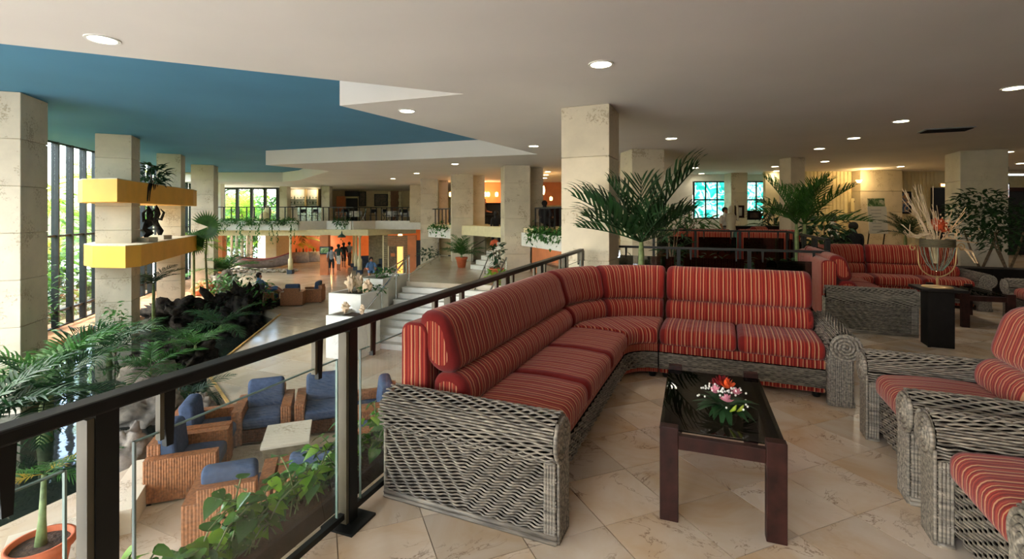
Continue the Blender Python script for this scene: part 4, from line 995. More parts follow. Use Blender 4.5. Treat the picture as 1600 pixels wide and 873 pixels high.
MB().tube([(0, 0, 0), (-.1, 0, 2), (0, 0, 3.25)], [.05, .04, .025], 8).build('stem', 'palm_stem', fp)
for k, (ox, oz, sc) in enumerate(((0, 3.25, 1), (-.5, 2.6, .8))):
    f = MB()
    for i in range(30):
        a = R(-120+300*i/29)-R(30); r = .75*sc; w_ = .05*sc; d = Vector((math.cos(a), -.25, math.sin(a))).normalized(); n_ = Vector((-d.z, 0, d.x))*w_
        f.add([(ox, 0, oz), Vector((ox, 0, oz))+d*r*.6-n_, Vector((ox, 0, oz))+d*r*.6+n_, Vector((ox, .0, oz))+d*r], [(0, 1, 3, 2)])
    f.build('fan_leaf', 'leaf_mid', fp)
pk = thing('potted_palm', 'young palm with yellowing leaves in a round clay pot at lower left', 'potted plant', (-4.5, 4.58, LF)); pk.scale = (.87, .87, .87)
MB().lathe([(.17, 0), (.26, .52), (.3, .54), (.3, .62), (.265, .62), (.25, .54), (0, .54)], 24).build('pot', 'terracotta', pk, smooth=True); MB().lathe([(.25, .57), (0, .58)], 20).build('soil', 'soil', pk)
MB().tube([(0, 0, .52), (.02, 0, .85), (.04, 0, 1.35)], [.06, .035, .022], 10).build('trunk', 'palm_stem', pk, smooth=True)
for i, (az, el, sc) in enumerate(spread(8, -10, 75, .45, .75, 50)): o = obj('frond', fmesh('k2', 'leaf_yellow' if i in (2, 5) else 'leaf_mid', **K2), pk, (.04, 0, 1.35), (0, -R(el), R(az))); o.scale = (sc*.6,)*3
# path plank
pk2 = thing('plank_path', 'short plank path crossing the far planting bed', 'path')
for i in range(4): MB().bar(onz(372+6*i, 472, -2.03), onz(388+4*i, 452, -2.03), .22, .05).build('plank', 'slat_wood', pk2)
# ================================================================= LOWER LOUNGE
def ribbed(mb, x0, x1, y0, y1, z0, z1, p=.028, a=.006):
    """box whose four sides are corrugated into upright canes"""
    c = [(x0, y0), (x1, y0), (x1, y1), (x0, y1)]; loop = []
    for i in range(4):
        A, B = Vector(c[i]), Vector(c[(i+1) % 4]); d = B-A; n = max(2, int(d.length/p)); nn = Vector((d.y, -d.x)).normalized()
        for k in range(n): loop.append(A+d*(k/n)+nn*0); loop.append(A+d*((k+.5)/n)+nn*a)
    m = len(loop); vs = [(q.x, q.y, z0) for q in loop]+[(q.x, q.y, z1) for q in loop]
    mb.add(vs, [(i, (i+1) % m, m+(i+1) % m, m+i) for i in range(m)]+[tuple(range(m, 2*m))]); return mb
def lounge_chair(label, loc, rz, grp):
    t = thing('cane_armchair', label, 'armchair', loc, rz, grp)      # faces -y, origin front centre
    for x in (-.42, .28): ribbed(MB(), x, x+.14, 0, .8, .03, .56).build('arm', 'brown_wicker', t)
    ribbed(MB(), -.28, .28, .66, .8, .03, .70).build('back', 'brown_wicker', t); ribbed(MB(), -.28, .28, .02, .66, .05, .25).build('base', 'brown_wicker_dark', t)
    sweep(rrect(.0, .62, .25, .42, .05, crown=.02), line(-.275), .55, 5, .05).build('seat_cushion', 'blue_cushion', t, smooth=True)
    sweep(rrect(.46, .66, .40, .86, .07, lean=.12), line(-.275), .55, 5, .06).build('back_cushion', 'blue_cushion', t, smooth=True)
    for x in (-.38, .38):
        for y in (.05, .75): MB().box(x-.03, x+.03, y-.03, y+.03, 0, .04).build('foot', 'black_wood', t)
    return t
T = Vector((-3.28, 7.02, LF)); ax = Vector((math.cos(R(20)), math.sin(R(20)), 0)); ay = Vector((-ax.y, ax.x, 0))
gc = 'cane armchairs with blue cushions round the low table'
ch = lounge_chair('cane armchair with blue cushions at the back left of the low table', T+ay*.8-ax*.45, R(20), gc)
for lb, x, y, r in (('cane armchair with blue cushions at the back right of the low table', .45, .8, 20), ('blue cushioned cane armchair on the left showing its whole cane side', -.8, -.1, 110-0), ('blue cushioned cane armchair on the left, farther from the camera', -.8, .78, 110),
                    ('blue cushioned cane armchair on the right partly behind the post', .85, .75, -70), ('blue cushioned cane armchair on the right behind the pothos', .85, -.12, -70), ('cane armchair seen from its back at the front left', -.45, -.95, 200), ('cane armchair seen from its back behind the pothos leaves', .43, -.95, 200)):
    # r is the yaw so that the chair faces the table
    if r == 110: r = -70+180-0
    copy_tree(ch, None, lb, T+ax*x+ay*y, R({20: 20, 110: 110, -70: -70, 200: 200}[r]))
lt = thing('low_table', 'low cane table with cream stone top between the blue armchairs', 'table', T, R(20))
vs = [(-.24, -.3, 0), (.24, -.3, 0), (.24, .3, 0), (-.24, .3, 0), (-.29, -.36, .42), (.29, -.36, .42), (.29, .36, .42), (-.29, .36, .42)]
MB().add(vs, [(3,2,1,0),(4,5,6,7),(0,1,5,4),(1,2,6,5),(2,3,7,6),(3,0,4,7)]).build('base', 'slat_wood', lt); MB().box(-.31, .31, -.38, .38, .42, .46).build('top', 'coral_stone', lt, bevel=.005)
gf = 'far cane armchairs near the pond'
copy_tree(ch, None, 'far cane armchair in which the person in blue lounges', onz(432, 476, LF), R(100), gf)
copy_tree(ch, None, 'far cane armchair seen from behind beside the lounging person', onz(455, 476, LF)+Vector((0, .5, 0)), R(190), gf)
copy_tree(ch, None, 'far cane armchair with a slanting blue cushion facing left', onz(474, 471, LF), R(-80), gf)
ft = thing('low_table', 'small far table between the three cane armchairs', 'table', onz(452, 465, LF), R(10))
MB().box(-.3, .3, -.3, .3, .38, .42).build('top', 'brown_wicker_dark', ft)
for x in (-.26, .26):
    for y in (-.26, .26): MB().box(x-.03, x+.03, y-.03, y+.03, 0, .38).build('leg', 'brown_wicker_dark', ft)
# ================================================================= GARDEN
KG = dict(L=2.2, nl=26, ll=.8, lw=.075, droop=.5)
gg = 'garden palms beyond the window wall'
wn_ = Vector((-wd_.y, wd_.x, 0))
q = random.Random(77); names = ['near the left column', 'beside the second window bay', 'behind the ledge column', 'behind the upper ledge', 'between the ledge columns', 'beyond the far columns', 'at the far window corner']
for i in range(28):
    s_ = 1.5+22*i/28+q.uniform(0, .7); off = 1.8+q.uniform(0, 6.5); p = W0+wd_*s_+wn_*off; h = q.uniform(1.0, 5.4)
    palm(ORD[i]+' garden palm from the near end beyond the window wall, '+('bright green', 'lime', 'mid green', 'bright green')[i % 4]+(' and tall' if h > 2.5 else ' and low'), Vector((p.x, p.y, -2.7)), h+.5, .1, spread(11, 0, 75, .8, 1.25, 100+i), ('leaf_bright', 'leaf_lime', 'leaf_mid', 'leaf_bright')[i % 4], 'kg', gg, 'bark', kw=KG)
for i in range(16):
    s_ = i*1.5+q.uniform(-.5, .5); p = W0+wd_*s_+wn_*q.uniform(1.2, 3.5)
    bush('garden_shrub', ORD[i]+' leafy garden shrub from the near end outside the window wall', 'shrub', (p.x, p.y, -2.7), (q.uniform(.8, 1.5), q.uniform(.8, 1.4), q.uniform(.6, 1.3)), 170, .42, ('leaf_mid', 'leaf_bright', 'leaf_dark')[i % 3], 200+i, 'garden shrubs outside the windows')
for i in range(14):
    s_ = i*2.4-3; p = W0+wd_*s_+wn_*q.uniform(10, 14)
    bush('garden_tree', ORD[i]+' leafy tree from the near end at the back of the garden', 'tree', (p.x, p.y, -2.7), (2.2, 2.2, q.uniform(3.2, 4.6)), 420, .75, ('leaf_lime', 'leaf_bright', 'leaf_mid')[i % 3], 300+i, 'background garden trees')
for i in range(9):
    x = -24.5+i*.85; palm(ORD[i]+' garden palm from the left beyond the far mezzanine window', Vector((x, 36.5+q.uniform(0, 4), -2.7)), q.uniform(1.5, 5.0), .12, spread(11, 0, 75, .8, 1.2, 400+i), ('leaf_bright', 'leaf_lime', 'leaf_mid')[i % 3], 'kg', 'palms beyond the far window', 'bark', kw=KG)
for i in range(8):
    bush('garden_tree', ORD[i]+' dense tree from the left behind the far mezzanine window', 'tree', (-27+i*1.25, 43+q.uniform(-1, 1), -2.7), (1.8, 1.6, q.uniform(2.8, 3.9)), 300, .7, ('leaf_mid', 'leaf_bright', 'leaf_dark')[i % 3], 500+i, 'trees behind the far window')
# ================================================================= STAIRS AND LANDING
us = Vector((math.sin(R(18)), math.cos(R(18)), 0)); vs_ = Vector((us.y, -us.x, 0)); Lc = Vector((-3.4, 15.45, 0)); LZ = -.5
struct('floor_landing', MB().prism([r2(Lc), r2(Lc+vs_*3.6), (1.2, 17.6), (2.0, 20), (1.3, 22.4), (-1.0, 24.8), (-3.7, 24.8), (-3.95, 20.2)], LF, LZ), 'marble_lower', 'beige stone landing at the head of the stairs')
st = thing('staircase', 'broad pale stone staircase from the lower lobby up to the landing', 'stairs')
for k in range(1, 10):
    a = Lc-us*.26*(k-1)-us*.0; b_ = Lc-us*.26*k
    MB().prism([r2(b_), r2(b_+vs_*3.6), r2(a+vs_*3.6), r2(a)], LF, LZ-.15*k).build('step', 'white_stone', st, bevel=.01)
    MB().prism([r2(b_-us*.02), r2(b_-us*.02+vs_*3.6), r2(b_+us*.06+vs_*3.6), r2(b_+us*.06)], LZ-.15*k-.04, LZ-.15*k+.004).build('nosing', 'white_stone', st)
s2_ = thing('staircase', 'upper flight of pale stone steps rising behind the landing column', 'stairs')
o_ = Vector((-1.65, 19.0, 0)); ed = Vector((.75, -.66, 0)); up_ = Vector((.66, .75, 0))
for k in range(1, 10):
    a = o_+up_*.3*(k-1); b_ = o_+up_*.3*k; wd2 = 1.05
    MB().prism([r2(a), r2(a+ed*wd2), r2(b_+ed*wd2), r2(b_)], LZ, LZ+.165*k).build('step', 'white_stone', s2_, bevel=.01)
def steel_rail(label, pts, h, n, mat='steel', r=.028):
    t = thing('handrail', label, 'handrail'); P_ = [Vector(p) for p in pts]
    MB().tube(P_, r, 8).build('rail', mat, t, smooth=True)
    for i in range(n):
        f = i/(n-1)*(len(P_)-1); k = min(int(f), len(P_)-2); p = P_[k].lerp(P_[k+1], f-k); MB().tube([p, p-Vector((0, 0, h))], .018, 6).build('post', mat, t)
    for i in range(n-1):
        f = i/(n-1)*(len(P_)-1); k = min(int(f), len(P_)-2); p = P_[k].lerp(P_[k+1], f-k); f = (i+1)/(n-1)*(len(P_)-1); k = min(int(f), len(P_)-2); q_ = P_[k].lerp(P_[k+1], f-k)
        MB().add([p-Vector((0,0,.1)), q_-Vector((0,0,.1)), q_-Vector((0,0,h-.08)), p-Vector((0,0,h-.08))], [(0,1,2,3)]).build('glass_panel', 'clear_glass', t)
    return t
d9 = -us*2.34+Vector((0, 0, -1.35))
steel_rail('steel and glass handrail down the left side of the stairs', [Lc+vs_*.1+Vector((0, 0, LZ+.85)), Lc+vs_*.1+d9+Vector((0, 0, LZ+.85))], .85, 4)
steel_rail('steel and glass handrail down the right side of the stairs', [Lc+vs_*3.4+Vector((0, 0, LZ+.85)), Lc+vs_*3.4+d9+Vector((0, 0, LZ+.85))], .85, 4)
steel_rail('short bright steel handrail behind the stepped planters', [at(598, 427, 17.5), at(635, 403, 19.5)], .9, 3)
steel_rail('long bright steel handrail at the back of the landing', [at(638, 430, 17.6), at(687, 399, 22)], .9, 4)
steel_rail('thin handrail beside the upper flight of steps', [at(737, 387, 20.5), at(780, 361, 21.5)], .95, 3, 'bronze_edge', .02)
steel_rail('front handrail of the upper flight of steps', [at(742, 452, 14.6), at(764, 400, 18.6), at(781, 390, 19)], .85, 4, 'bronze_edge', .02)
def planter_box(label, x0, x1, y0, y1, z1, rz=-18):
    c = Vector((x0, y0, LF)); t = thing('stone_planter', label, 'planter', c, R(rz)); wx, wy, h = x1-x0, y1-y0, z1-LF; e = .09
    MB().box(0, wx, 0, e, 0, h).build('wall_front', 'white_stone', t); MB().box(0, wx, wy-e, wy, 0, h).build('wall_rear', 'white_stone', t)
    MB().box(0, e, e, wy-e, 0, h).build('wall_side', 'white_stone', t); MB().box(wx-e, wx, e, wy-e, 0, h).build('wall_side', 'white_stone', t); MB().box(e, wx-e, e, wy-e, 0, h-.1).build('soil', 'soil', t); return t
planter_box('highest white stepped planter beside the stairs', -4.75, -3.85, 14.75, 16.2, -.30)
planter_box('middle white stepped planter with pale rocks beside the stairs', -5.1, -4.05, 13.35, 14.7, -.53)
planter_box('lowest white stepped planter with two small stones', -4.75, -3.85, 12.25, 13.3, -.92)
def pot_rock(label, px, py, Y, w_, h, seed):
    p = at(px, py, Y); tag(MB().blob((0, 0, h*.45), (w_*.42, w_*.42, h*.5), 22, 14, .9, 2.6, seed).build('planter_rock', 'dry_pale', None, p, smooth=True), label, 'rock', 'pale rocks in the stepped planters')
pot_rock('tall pale jagged rock at the left of the middle planter', 548, 452, 13.9, .26, .42, 1); pot_rock('pale rock behind the jagged one in the middle planter', 561, 449, 14.1, .25, .38, 2); pot_rock('rounded tan rock at the right of the middle planter', 574, 457, 13.75, .26, .34, 3)
pot_rock('left small stone in the lowest planter', 540, 487, 12.7, .2, .24, 4); pot_rock('right small stone in the lowest planter', 566, 489, 12.7, .15, .2, 5)
bush('leafy_plant', 'low green plants in the middle stepped planter', 'plant', at(580, 458, 13.9), (.42, .3, .12), 90, .14, 'leaf_mid', 61, stem=False)
bush('leafy_plant', 'low green plants in the highest stepped planter', 'plant', at(606, 433, 15.2), (.4, .35, .16), 100, .14, 'leaf_mid', 62, stem=False)
lp = palm('potted palm in a clay pot on the landing', Vector((-2.05, 19.5, LZ)), .5, .05, spread(16, 20, 80, .45, .7, 63), 'leaf_mid', 'k2', kw=K2)
MB().lathe([(.15, 0), (.22, .34), (.25, .36), (.25, .42), (.2, .42), (0, .36)], 18).build('pot', 'terracotta', lp, smooth=True)
bush('leafy_plant', 'dark plant in a clay pot at the foot of the landing column', 'potted plant', (xat(776, 16.6), 16.6, LZ), (.22, .22, .45), 70, .24, 'leaf_dark', 64, pot=.3)
bush('leafy_plant', 'yellow green plant at the right edge of the landing', 'plant', (xat(778, 14.9), 14.95, LZ), (.35, .25, .22), 70, .2, 'leaf_bright', 65, stem=False)
bush('leafy_plant', 'dark shrub beside the blue doorway beyond the landing', 'plant', (xat(668, 23), 23.0, LZ), (.5, .4, .3), 70, .25, 'leaf_dark', 66, stem=False)
# ================================================================= MEZZANINE
def fence(label, pts, z0, h, sp, base=0):
    t = thing('railing', label, 'railing')
    for a, b_ in zip(pts, pts[1:]):
        a = Vector((a[0], a[1], z0)); b_ = Vector((b_[0], b_[1], z0)); MB().bar(a+Vector((0,0,h)), b_+Vector((0,0,h)), .06, .05).build('handrail', 'black_metal', t)
        n = max(2, int((b_-a).length/sp)); bl = MB().box(-.025, .025, -.025, .025, 0, h).mesh('baluster', 'black_metal')
        for i in range(n+1): obj('baluster', bl, t, a.lerp(b_, i/n))
mi = [(x, y+.3) for x, y in mf[:6]]
fence('black mezzanine railing left part beside the garden window', mi[0:2], MZ+.0, .95, .45); fence('black mezzanine railing right part before the bar tables', mi[1:6], MZ, .95, .35)
fence('short black railing between the columns above the blue doorway', [(-4.2, 25.2), (-2.6, 22.9)], .98, .95, .4); fence('black railing above the ivy planter by the big column', [(.85, 17.4), (2.0, 14.6)], .98, .9, .35)
iv = [('ivy hanging at the left end of the mezzanine parapet', 358, 29), ('ivy hanging from the mezzanine below the garden window', 381, 28.9), ('ivy trailing below the second window bay of the mezzanine', 402, 28.9), ('long ivy trailing under the bar pier', 430, 28.9), ('ivy hanging left of the bar counter', 453, 28.9), ('ivy tuft hanging over the orange pillar room', 535, 29.7)]
for i, (lb, px, y) in enumerate(iv):
    t = bush('hanging_ivy', lb, 'ivy', (xat(px, y), y-.1, .98), (.6, .22, .24), 240, .18, 'leaf_mid', 70+i, 'ivy along the mezzanine edge', stem=False)
    f = MB(); q = random.Random(80+i); l = leafshape(.14, .09, .2, 2)
    for s_ in range(4):
        x = q.uniform(-.4, .4); n = q.randint(5, 12)
        for k in range(n): m_ = Matrix.Translation((x+q.uniform(-.06, .06), -.15, .1-k*.1)) @ Matrix.Rotation(q.uniform(0, 6), 4, 'Z') @ Matrix.Rotation(.9, 4, 'Y'); f.add([m_ @ Vector(v) for v in l.v], l.f)
    tag(f.build('trailing_leaves', 'leaf_mid', t), kind='stuff')
for i, (lb, a, b_) in enumerate((('ivy along the planter between the two landing columns', (-4.0, 24.8), (-2.9, 23.1)), ('dense ivy along the planter by the big stone column', (.75, 17.3), (2.0, 14.5)))):
    t = thing('hanging_ivy', lb, 'ivy', (0, 0, 0)); f = MB(); q = random.Random(90+i); l = leafshape(.16, .1, .2, 2); n_ = 700 if i else 350
    for k in range(n_):
        u = q.random(); p = Vector((a[0]+(b_[0]-a[0])*u, a[1]+(b_[1]-a[1])*u, .98+q.gauss(.0, .13)))+Vector((-.2, -.12, 0))*q.uniform(-.3, 1.5)
        m_ = Matrix.Translation(p) @ Matrix.Rotation(q.uniform(0, 6.3), 4, 'Z') @ Matrix.Rotation(q.uniform(-.3, 1), 4, 'Y'); f.add([m_ @ Vector(v) for v in l.v], l.f)
    tag(f.build('foliage', 'leaf_mid', t), kind='stuff')
# bar shelves
bs = thing('bar_shelf', 'white lit bar shelving with glasses on the mezzanine', 'shelf', (xat(474, 34), 34.2, MZ)); bw = xat(497, 34)-xat(452, 34)
MB().box(-bw/2, bw/2, 0, .08, 0, 2.3).build('back', 'white_paint', bs)
for z in (.85, 1.2, 1.55): MB().box(-bw/2, bw/2, -.25, 0, z, z+.03).build('shelf', 'glass_edge', bs)
for x in (-bw/2, .15, bw/2): MB().box(x-.05, x+.05, -.27, 0, 0, 2.3).build('upright', 'tan_wall', bs)
bot = MB().lathe([(.035, 0), (.04, .02), (.04, .16), (.014, .21), (.014, .27), (0, .27)], 8).mesh('bottle', 'leaf_dark', True); gls = MB().lathe([(.03, 0), (.008, .01), (.008, .07), (.04, .1), (.035, .17)], 8).mesh('wine_glass', 'glass_edge', True)
q = random.Random(6); bpz = bs.location
for z, rowname in ((.88, 'bottom'), (1.23, 'middle'), (1.58, 'top')):
    for i in range(9):
        x = -bw/2+.15+i*(bw-.3)/8; k = q.random() < .4; tag(obj('bottle' if k else 'wine_glass', bot if k else gls, None, (bpz.x+x, bpz.y-.13, MZ+z)), (('dark bottle' if k else 'clear stemmed glass')+', '+ORD[i]+' item from the left on the '+rowname+' bar shelf'), 'bottle' if k else 'glass', 'bottles on the bar shelves' if k else 'glasses on the bar shelves')
for px, Y in ((460, 33.6), (488, 33.6)):
    l = bpy.data.lights.new('bar_spot', 'POINT'); l.energy = 14; l.color = (1, .8, .5); l.shadow_soft_size = .1; obj('bar_spot', l, bs, (xat(px, Y)-bpz.x, -.45, 2.1))
bc = thing('bar_counter', 'dark bar counter with steel front before the shelves', 'counter', (xat(482, 32.3), 32.3, MZ)); MB().box(-.75, .9, 0, .5, 0, 1.0).build('front', 'steel', bc); MB().box(-.85, 1.0, -.08, .6, 1.0, 1.07).build('top', 'black_wood', bc)
def cafe_chair():
    t = thing('cafe_chair', 'steel cafe chair', 'chair', (0, 0, 0), 0, 'cafe chairs on the mezzanine')
    MB().box(-.2, .2, -.2, .2, .43, .46).build('seat', 'cloth_black', t); MB().box(-.2, .2, .18, .21, .6, .85).build('backrest', 'cloth_black', t)
    for x in (-.19, .19): MB().tube([(x, -.2, 0), (x, .1, .45), (x, .2, .86)], .018, 6).build('leg', 'steel', t); MB().tube([(x, .22, 0), (x, -.18, .45), (x, -.2, .64), (x, .15, .66)], .018, 6).build('leg', 'steel', t)
    return t
cc = cafe_chair(); q = random.Random(9); first = True
for ci, (px, Y) in enumerate(((472, 31), (490, 30.8), (531, 30.9), (543, 31.5), (567, 31.6), (583, 31.8), (604, 32), (621, 31.9), (632, 31.6), (650, 31.8))):
    if first: o = cc; first = False
    else: o = copy_tree(cc)
    o['label'] = ORD[ci]+' steel cafe chair from the left behind the mezzanine railing'; o.location = (xat(px, Y), Y, MZ); o.rotation_euler = (0, 0, q.uniform(-1.2, 1.2))
tb = thing('cafe_table', 'white clothed cafe table in the middle of the mezzanine row', 'table', (xat(612, 32.4), 32.4, MZ), 0, 'cafe tables on the mezzanine')
MB().lathe([(.42, 0.35), (.4, .72), (0, .73)], 16).build('tablecloth_skirt', 'cloth_white', tb); MB().lathe([(.05, 0), (.05, .6)], 8).build('leg', 'black_metal', tb)
for px, Y, lb in ((640, 32.3, 'white clothed cafe table at the right end of the mezzanine'), (556, 32.2, 'white clothed cafe table nearest the lit mezzanine doorway')): copy_tree(tb, None, lb, (xat(px, Y), Y, MZ))
wc = thing('wicker_chair', 'pale armchair with draped cloth by the mezzanine garden window', 'chair', (xat(414, 30.3), 30.3, MZ))
MB().blob((0, 0, .35), (.3, .3, .35), 12, 8, .1).build('seat', 'cream_paint', wc, smooth=True); MB().blob((.12, .12, .65), (.24, .15, .4), 12, 8, .1).build('backrest', 'cream_paint', wc, smooth=True)
for x in (-.2, .2): MB().tube([(x, -.2, 0), (x, -.15, .3)], .03, 6).build('leg', 'cream_paint', wc)
# mezzanine wall features
def framed(label, px0, px1, py0, py1, Y, mat, fm='black_wood', cat='picture'):
    x0, x1, z0, z1 = xat(px0, Y), xat(px1, Y), zat(py1, Y), zat(py0, Y); t = thing('picture', label, cat, ((x0+x1)/2, Y, z0)); hw, h = (x1-x0)/2, z1-z0
    MB().box(-hw, hw, -.01, .01, 0, h).build('canvas', mat, t)
    for a in ((-hw-.05, hw+.05, -.04, .02, -.05, .02), (-hw-.05, hw+.05, -.04, .02, h-.02, h+.05), (-hw-.05, -hw+.02, -.04, .02, .02, h-.02), (hw-.02, hw+.05, -.04, .02, .02, h-.02)): MB().box(*a).build('frame', fm, t)
    return t
framed('dark square picture on the mezzanine back wall', 586, 605, 304, 321, 36.95, 'dark_painting'); framed('tall dark wall panel beside the mezzanine doorway', 562, 571, 300, 321, 36.95, 'dark_painting')
framed('colourful portrait painting on the lounge back wall', 1405, 1421, 301, 332, 20.5, 'painting')
dm = thing('doorway', 'lit orange doorway with dark opening on the mezzanine wall', 'doorway', (xat(541, 36.8), 36.85, MZ))
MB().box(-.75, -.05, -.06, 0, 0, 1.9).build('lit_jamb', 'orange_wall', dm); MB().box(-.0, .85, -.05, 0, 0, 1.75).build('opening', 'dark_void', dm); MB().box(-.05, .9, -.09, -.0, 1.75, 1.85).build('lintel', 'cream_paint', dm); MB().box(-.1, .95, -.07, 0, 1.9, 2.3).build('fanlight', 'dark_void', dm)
qn = thing('brick_pilaster', 'brown pilaster with pale toothed quoins on the mezzanine wall', 'pilaster', (xat(617, 36.9), 36.9, MZ)); MB().box(-.3, .3, -.1, 0, 0, 2.3).build('shaft', 'rug_brown', qn)
for i in range(9):
    for s_ in (-1, 1): w_ = .12 if i % 2 else .2; MB().box(s_*.4-w_/2, s_*.4+w_/2, -.12, 0, i*.25, i*.25+.23).build('quoin', 'cream_paint', qn)
wl = bpy.data.lights.new('wall_glow', 'POINT'); wl.energy = 30; wl.color = (1, .6, .25); wl.shadow_soft_size = .15
def lamp(label, p, e, col, r=.09, h=.24, hang=0):
    t = thing('wall_lamp', label, 'lamp', p, 0, 'glowing lamps in the bar'); MB().lathe([(r*.8, 0), (r, h*.5), (r*.8, h), (0, h)], 12).build('shade', 'bar_lamp', t, smooth=True); MB().lathe([(r*.5, h), (r*.5, h+.05), (.01, h+.06), (.01, h+.06+hang)], 8).build('fitting', 'gold_metal', t)
    l = bpy.data.lights.new('lamp_glow', 'POINT'); l.energy = e; l.color = col; l.shadow_soft_size = r; obj('lamp_glow', l, t, (0, -.25, h/2))
OR = (1, .6, .28)
for k, (px, py) in enumerate(((704, 307), (753, 307), (758, 307), (763, 307), (776, 307))): lamp(ORD[k]+' warm glowing lamp from the left on the orange bar wall', at(px, py, 27.2), 16, OR)
for px, py in ((845, 304),): lamp('square cream lantern above the bar right of the landing column', at(px, py, 22), 22, OR, .2, .4)
lamp('small round lamp on the bar counter by the big column', at(861, 313, 22), 8, OR, .07, .16)
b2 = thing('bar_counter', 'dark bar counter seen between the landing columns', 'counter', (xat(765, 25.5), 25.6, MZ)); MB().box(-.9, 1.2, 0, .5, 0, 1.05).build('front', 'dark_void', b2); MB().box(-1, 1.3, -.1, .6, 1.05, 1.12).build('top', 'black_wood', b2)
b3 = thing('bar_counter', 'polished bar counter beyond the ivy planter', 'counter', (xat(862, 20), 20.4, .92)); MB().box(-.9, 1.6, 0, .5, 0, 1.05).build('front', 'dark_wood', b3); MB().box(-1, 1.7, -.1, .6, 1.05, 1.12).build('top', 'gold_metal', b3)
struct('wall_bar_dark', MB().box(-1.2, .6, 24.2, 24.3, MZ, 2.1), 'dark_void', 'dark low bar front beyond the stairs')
# ================================================================= LOWER FAR LEVEL
ht = thing('rowing_boat', 'grey wooden boat with a red stripe lying on pebbles below the mezzanine', 'boat', (xat(408, 31.2), 31.2, -1.9), R(4)); n = 12; vs = []; fs = []
for i in range(n+1):
    t_ = i/n*2-1; w_ = .55*(1-abs(t_)**2.4)+.02; sh = .28*abs(t_)**2.2; x = t_*1.75
    vs += [(x, -w_, .62+sh+.12*(t_ > 0)*t_), (x, -w_*.72, .22+sh*.8), (x, 0, .05+sh*.9), (x, w_*.72, .22+sh*.8), (x, w_, .62+sh+.12*(t_ > 0)*t_)]
for i in range(n):
    for j in range(4): a = i*5+j; fs.append((a, a+5, a+6, a+1))
MB().add(vs, fs).build('hull', 'boat_paint', ht, smooth=True)
MB().tube([vs[i*5] for i in range(n+1)], .045, 6).build('gunwale', 'boat_stripe', ht); MB().tube([vs[i*5+4] for i in range(n+1)], .045, 6).build('gunwale', 'boat_stripe', ht)
for x in (-.7, .1, .8): MB().box(x-.12, x+.12, -.45, .45, .5, .54).build('thwart', 'mid_wood', ht)
f = MB(); q = random.Random(12)
for i in range(320): f.blob((q.uniform(-2.4, 2.2), q.uniform(-.9, .5), q.uniform(0, .1)), (q.uniform(.06, .13), q.uniform(.06, .12), .06), 6, 4)
tag(f.build('pebble_bed', 'pebble', None, (xat(408, 30.8), 31.0, LF)), 'grey pebble bed under the boat', 'pebbles', None, 'stuff')
def veranda_post(label, px, Y, h=2.38):
    t = thing('veranda_post', label, 'post', (xat(px, Y), Y, LF)); MB().box(-.16, .16, -.16, .16, 0, .25).build('plinth', 'navy_wall', t)
    MB().lathe([(.14, .25), (.14, .9), (.09, .95), (.07, 1.2), (.07, 2.2), (.12, 2.3), (.12, h)], 12).build('shaft', 'cream_paint', t, smooth=True)
for lb, px, Y in (('cream turned post left of the orange lit room', 454, 29.6), ('nearest cream turned post of the arcade row', 562, 29.5), ('second cream turned post of the arcade row', 556.5, 31.5), ('third cream turned post of the arcade row', 552.5, 33.5)): veranda_post(lb, px, Y)
cb = thing('slatted_cabin', 'grey brown slatted timber cabin front with an orange lit doorway', 'cabin', (xat(570, 29.8), 29.8, LF)); cw = xat(650, 29.8)-xat(570, 29.8); x1_ = xat(600, 29.8)-xat(570, 29.8); x2_ = xat(637, 29.8)-xat(570, 29.8)
for i in range(20): MB().box(x1_, x2_, -.04, .02, i*.118, i*.118+.1).build('slat', 'slat_wood', cb)
MB().box(0, x1_, .8, .86, 0, 2.36).build('back_panel', 'slat_wood', cb); MB().box(x1_-.08, x1_, -.06, .8, 0, 2.36).build('corner_post', 'cream_paint', cb); MB().box(x2_, cw, -.05, .3, 0, 2.36).build('end_wall', 'orange_wall', cb)
dx = xat(608, 29.8)-xat(570, 29.8); MB().box(dx, dx+.5, -.07, -.04, 0, 1.65).build('door', 'bark', cb); MB().box(dx+.52, dx+.86, -.07, -.045, 0, 1.65).build('opening_glow', 'doorway_glow', cb); MB().box(dx+.12, dx+.38, -.085, -.07, 1.05, 1.25).build('door_sign', 'orange_wall', cb)  # glowing sheet in the doorway stands in for lamplight inside
for x in (dx-.06, dx+.86): MB().box(x, x+.06, -.09, -.04, 0, 1.7).build('door_jamb', 'cream_paint', cb)
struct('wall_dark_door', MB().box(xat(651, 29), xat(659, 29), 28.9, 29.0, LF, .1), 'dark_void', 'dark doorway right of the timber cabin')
lan = thing('hanging_lantern', 'green hanging lantern under the mezzanine beam', 'lantern', at(534, 368, 29)); MB().lathe([(.25, -.1), (.2, 0), (.05, .1), (.01, .3)], 12).build('shade', 'green_fabric', lan, smooth=True)
for x, y, lb in ((-14.6, 38, 'left'), (-10.6, 38, 'middle'), (-8.5, 36.5, 'right')):
    l = bpy.data.lights.new('room_lamp', 'POINT'); l.energy = 90; l.color = (1, .55, .22); l.shadow_soft_size = .3
    t = thing('pendant_lamp', lb+' warm pendant lamp in the orange lit room', 'lamp', (x, y, .1), 0, 'pendant lamps in the orange room'); MB().lathe([(.2, -.12), (.14, .05), (.02, .12), (.01, .26)], 12).build('shade', 'bar_lamp', t, smooth=True); obj('room_lamp', l, t, (0, 0, -.25))
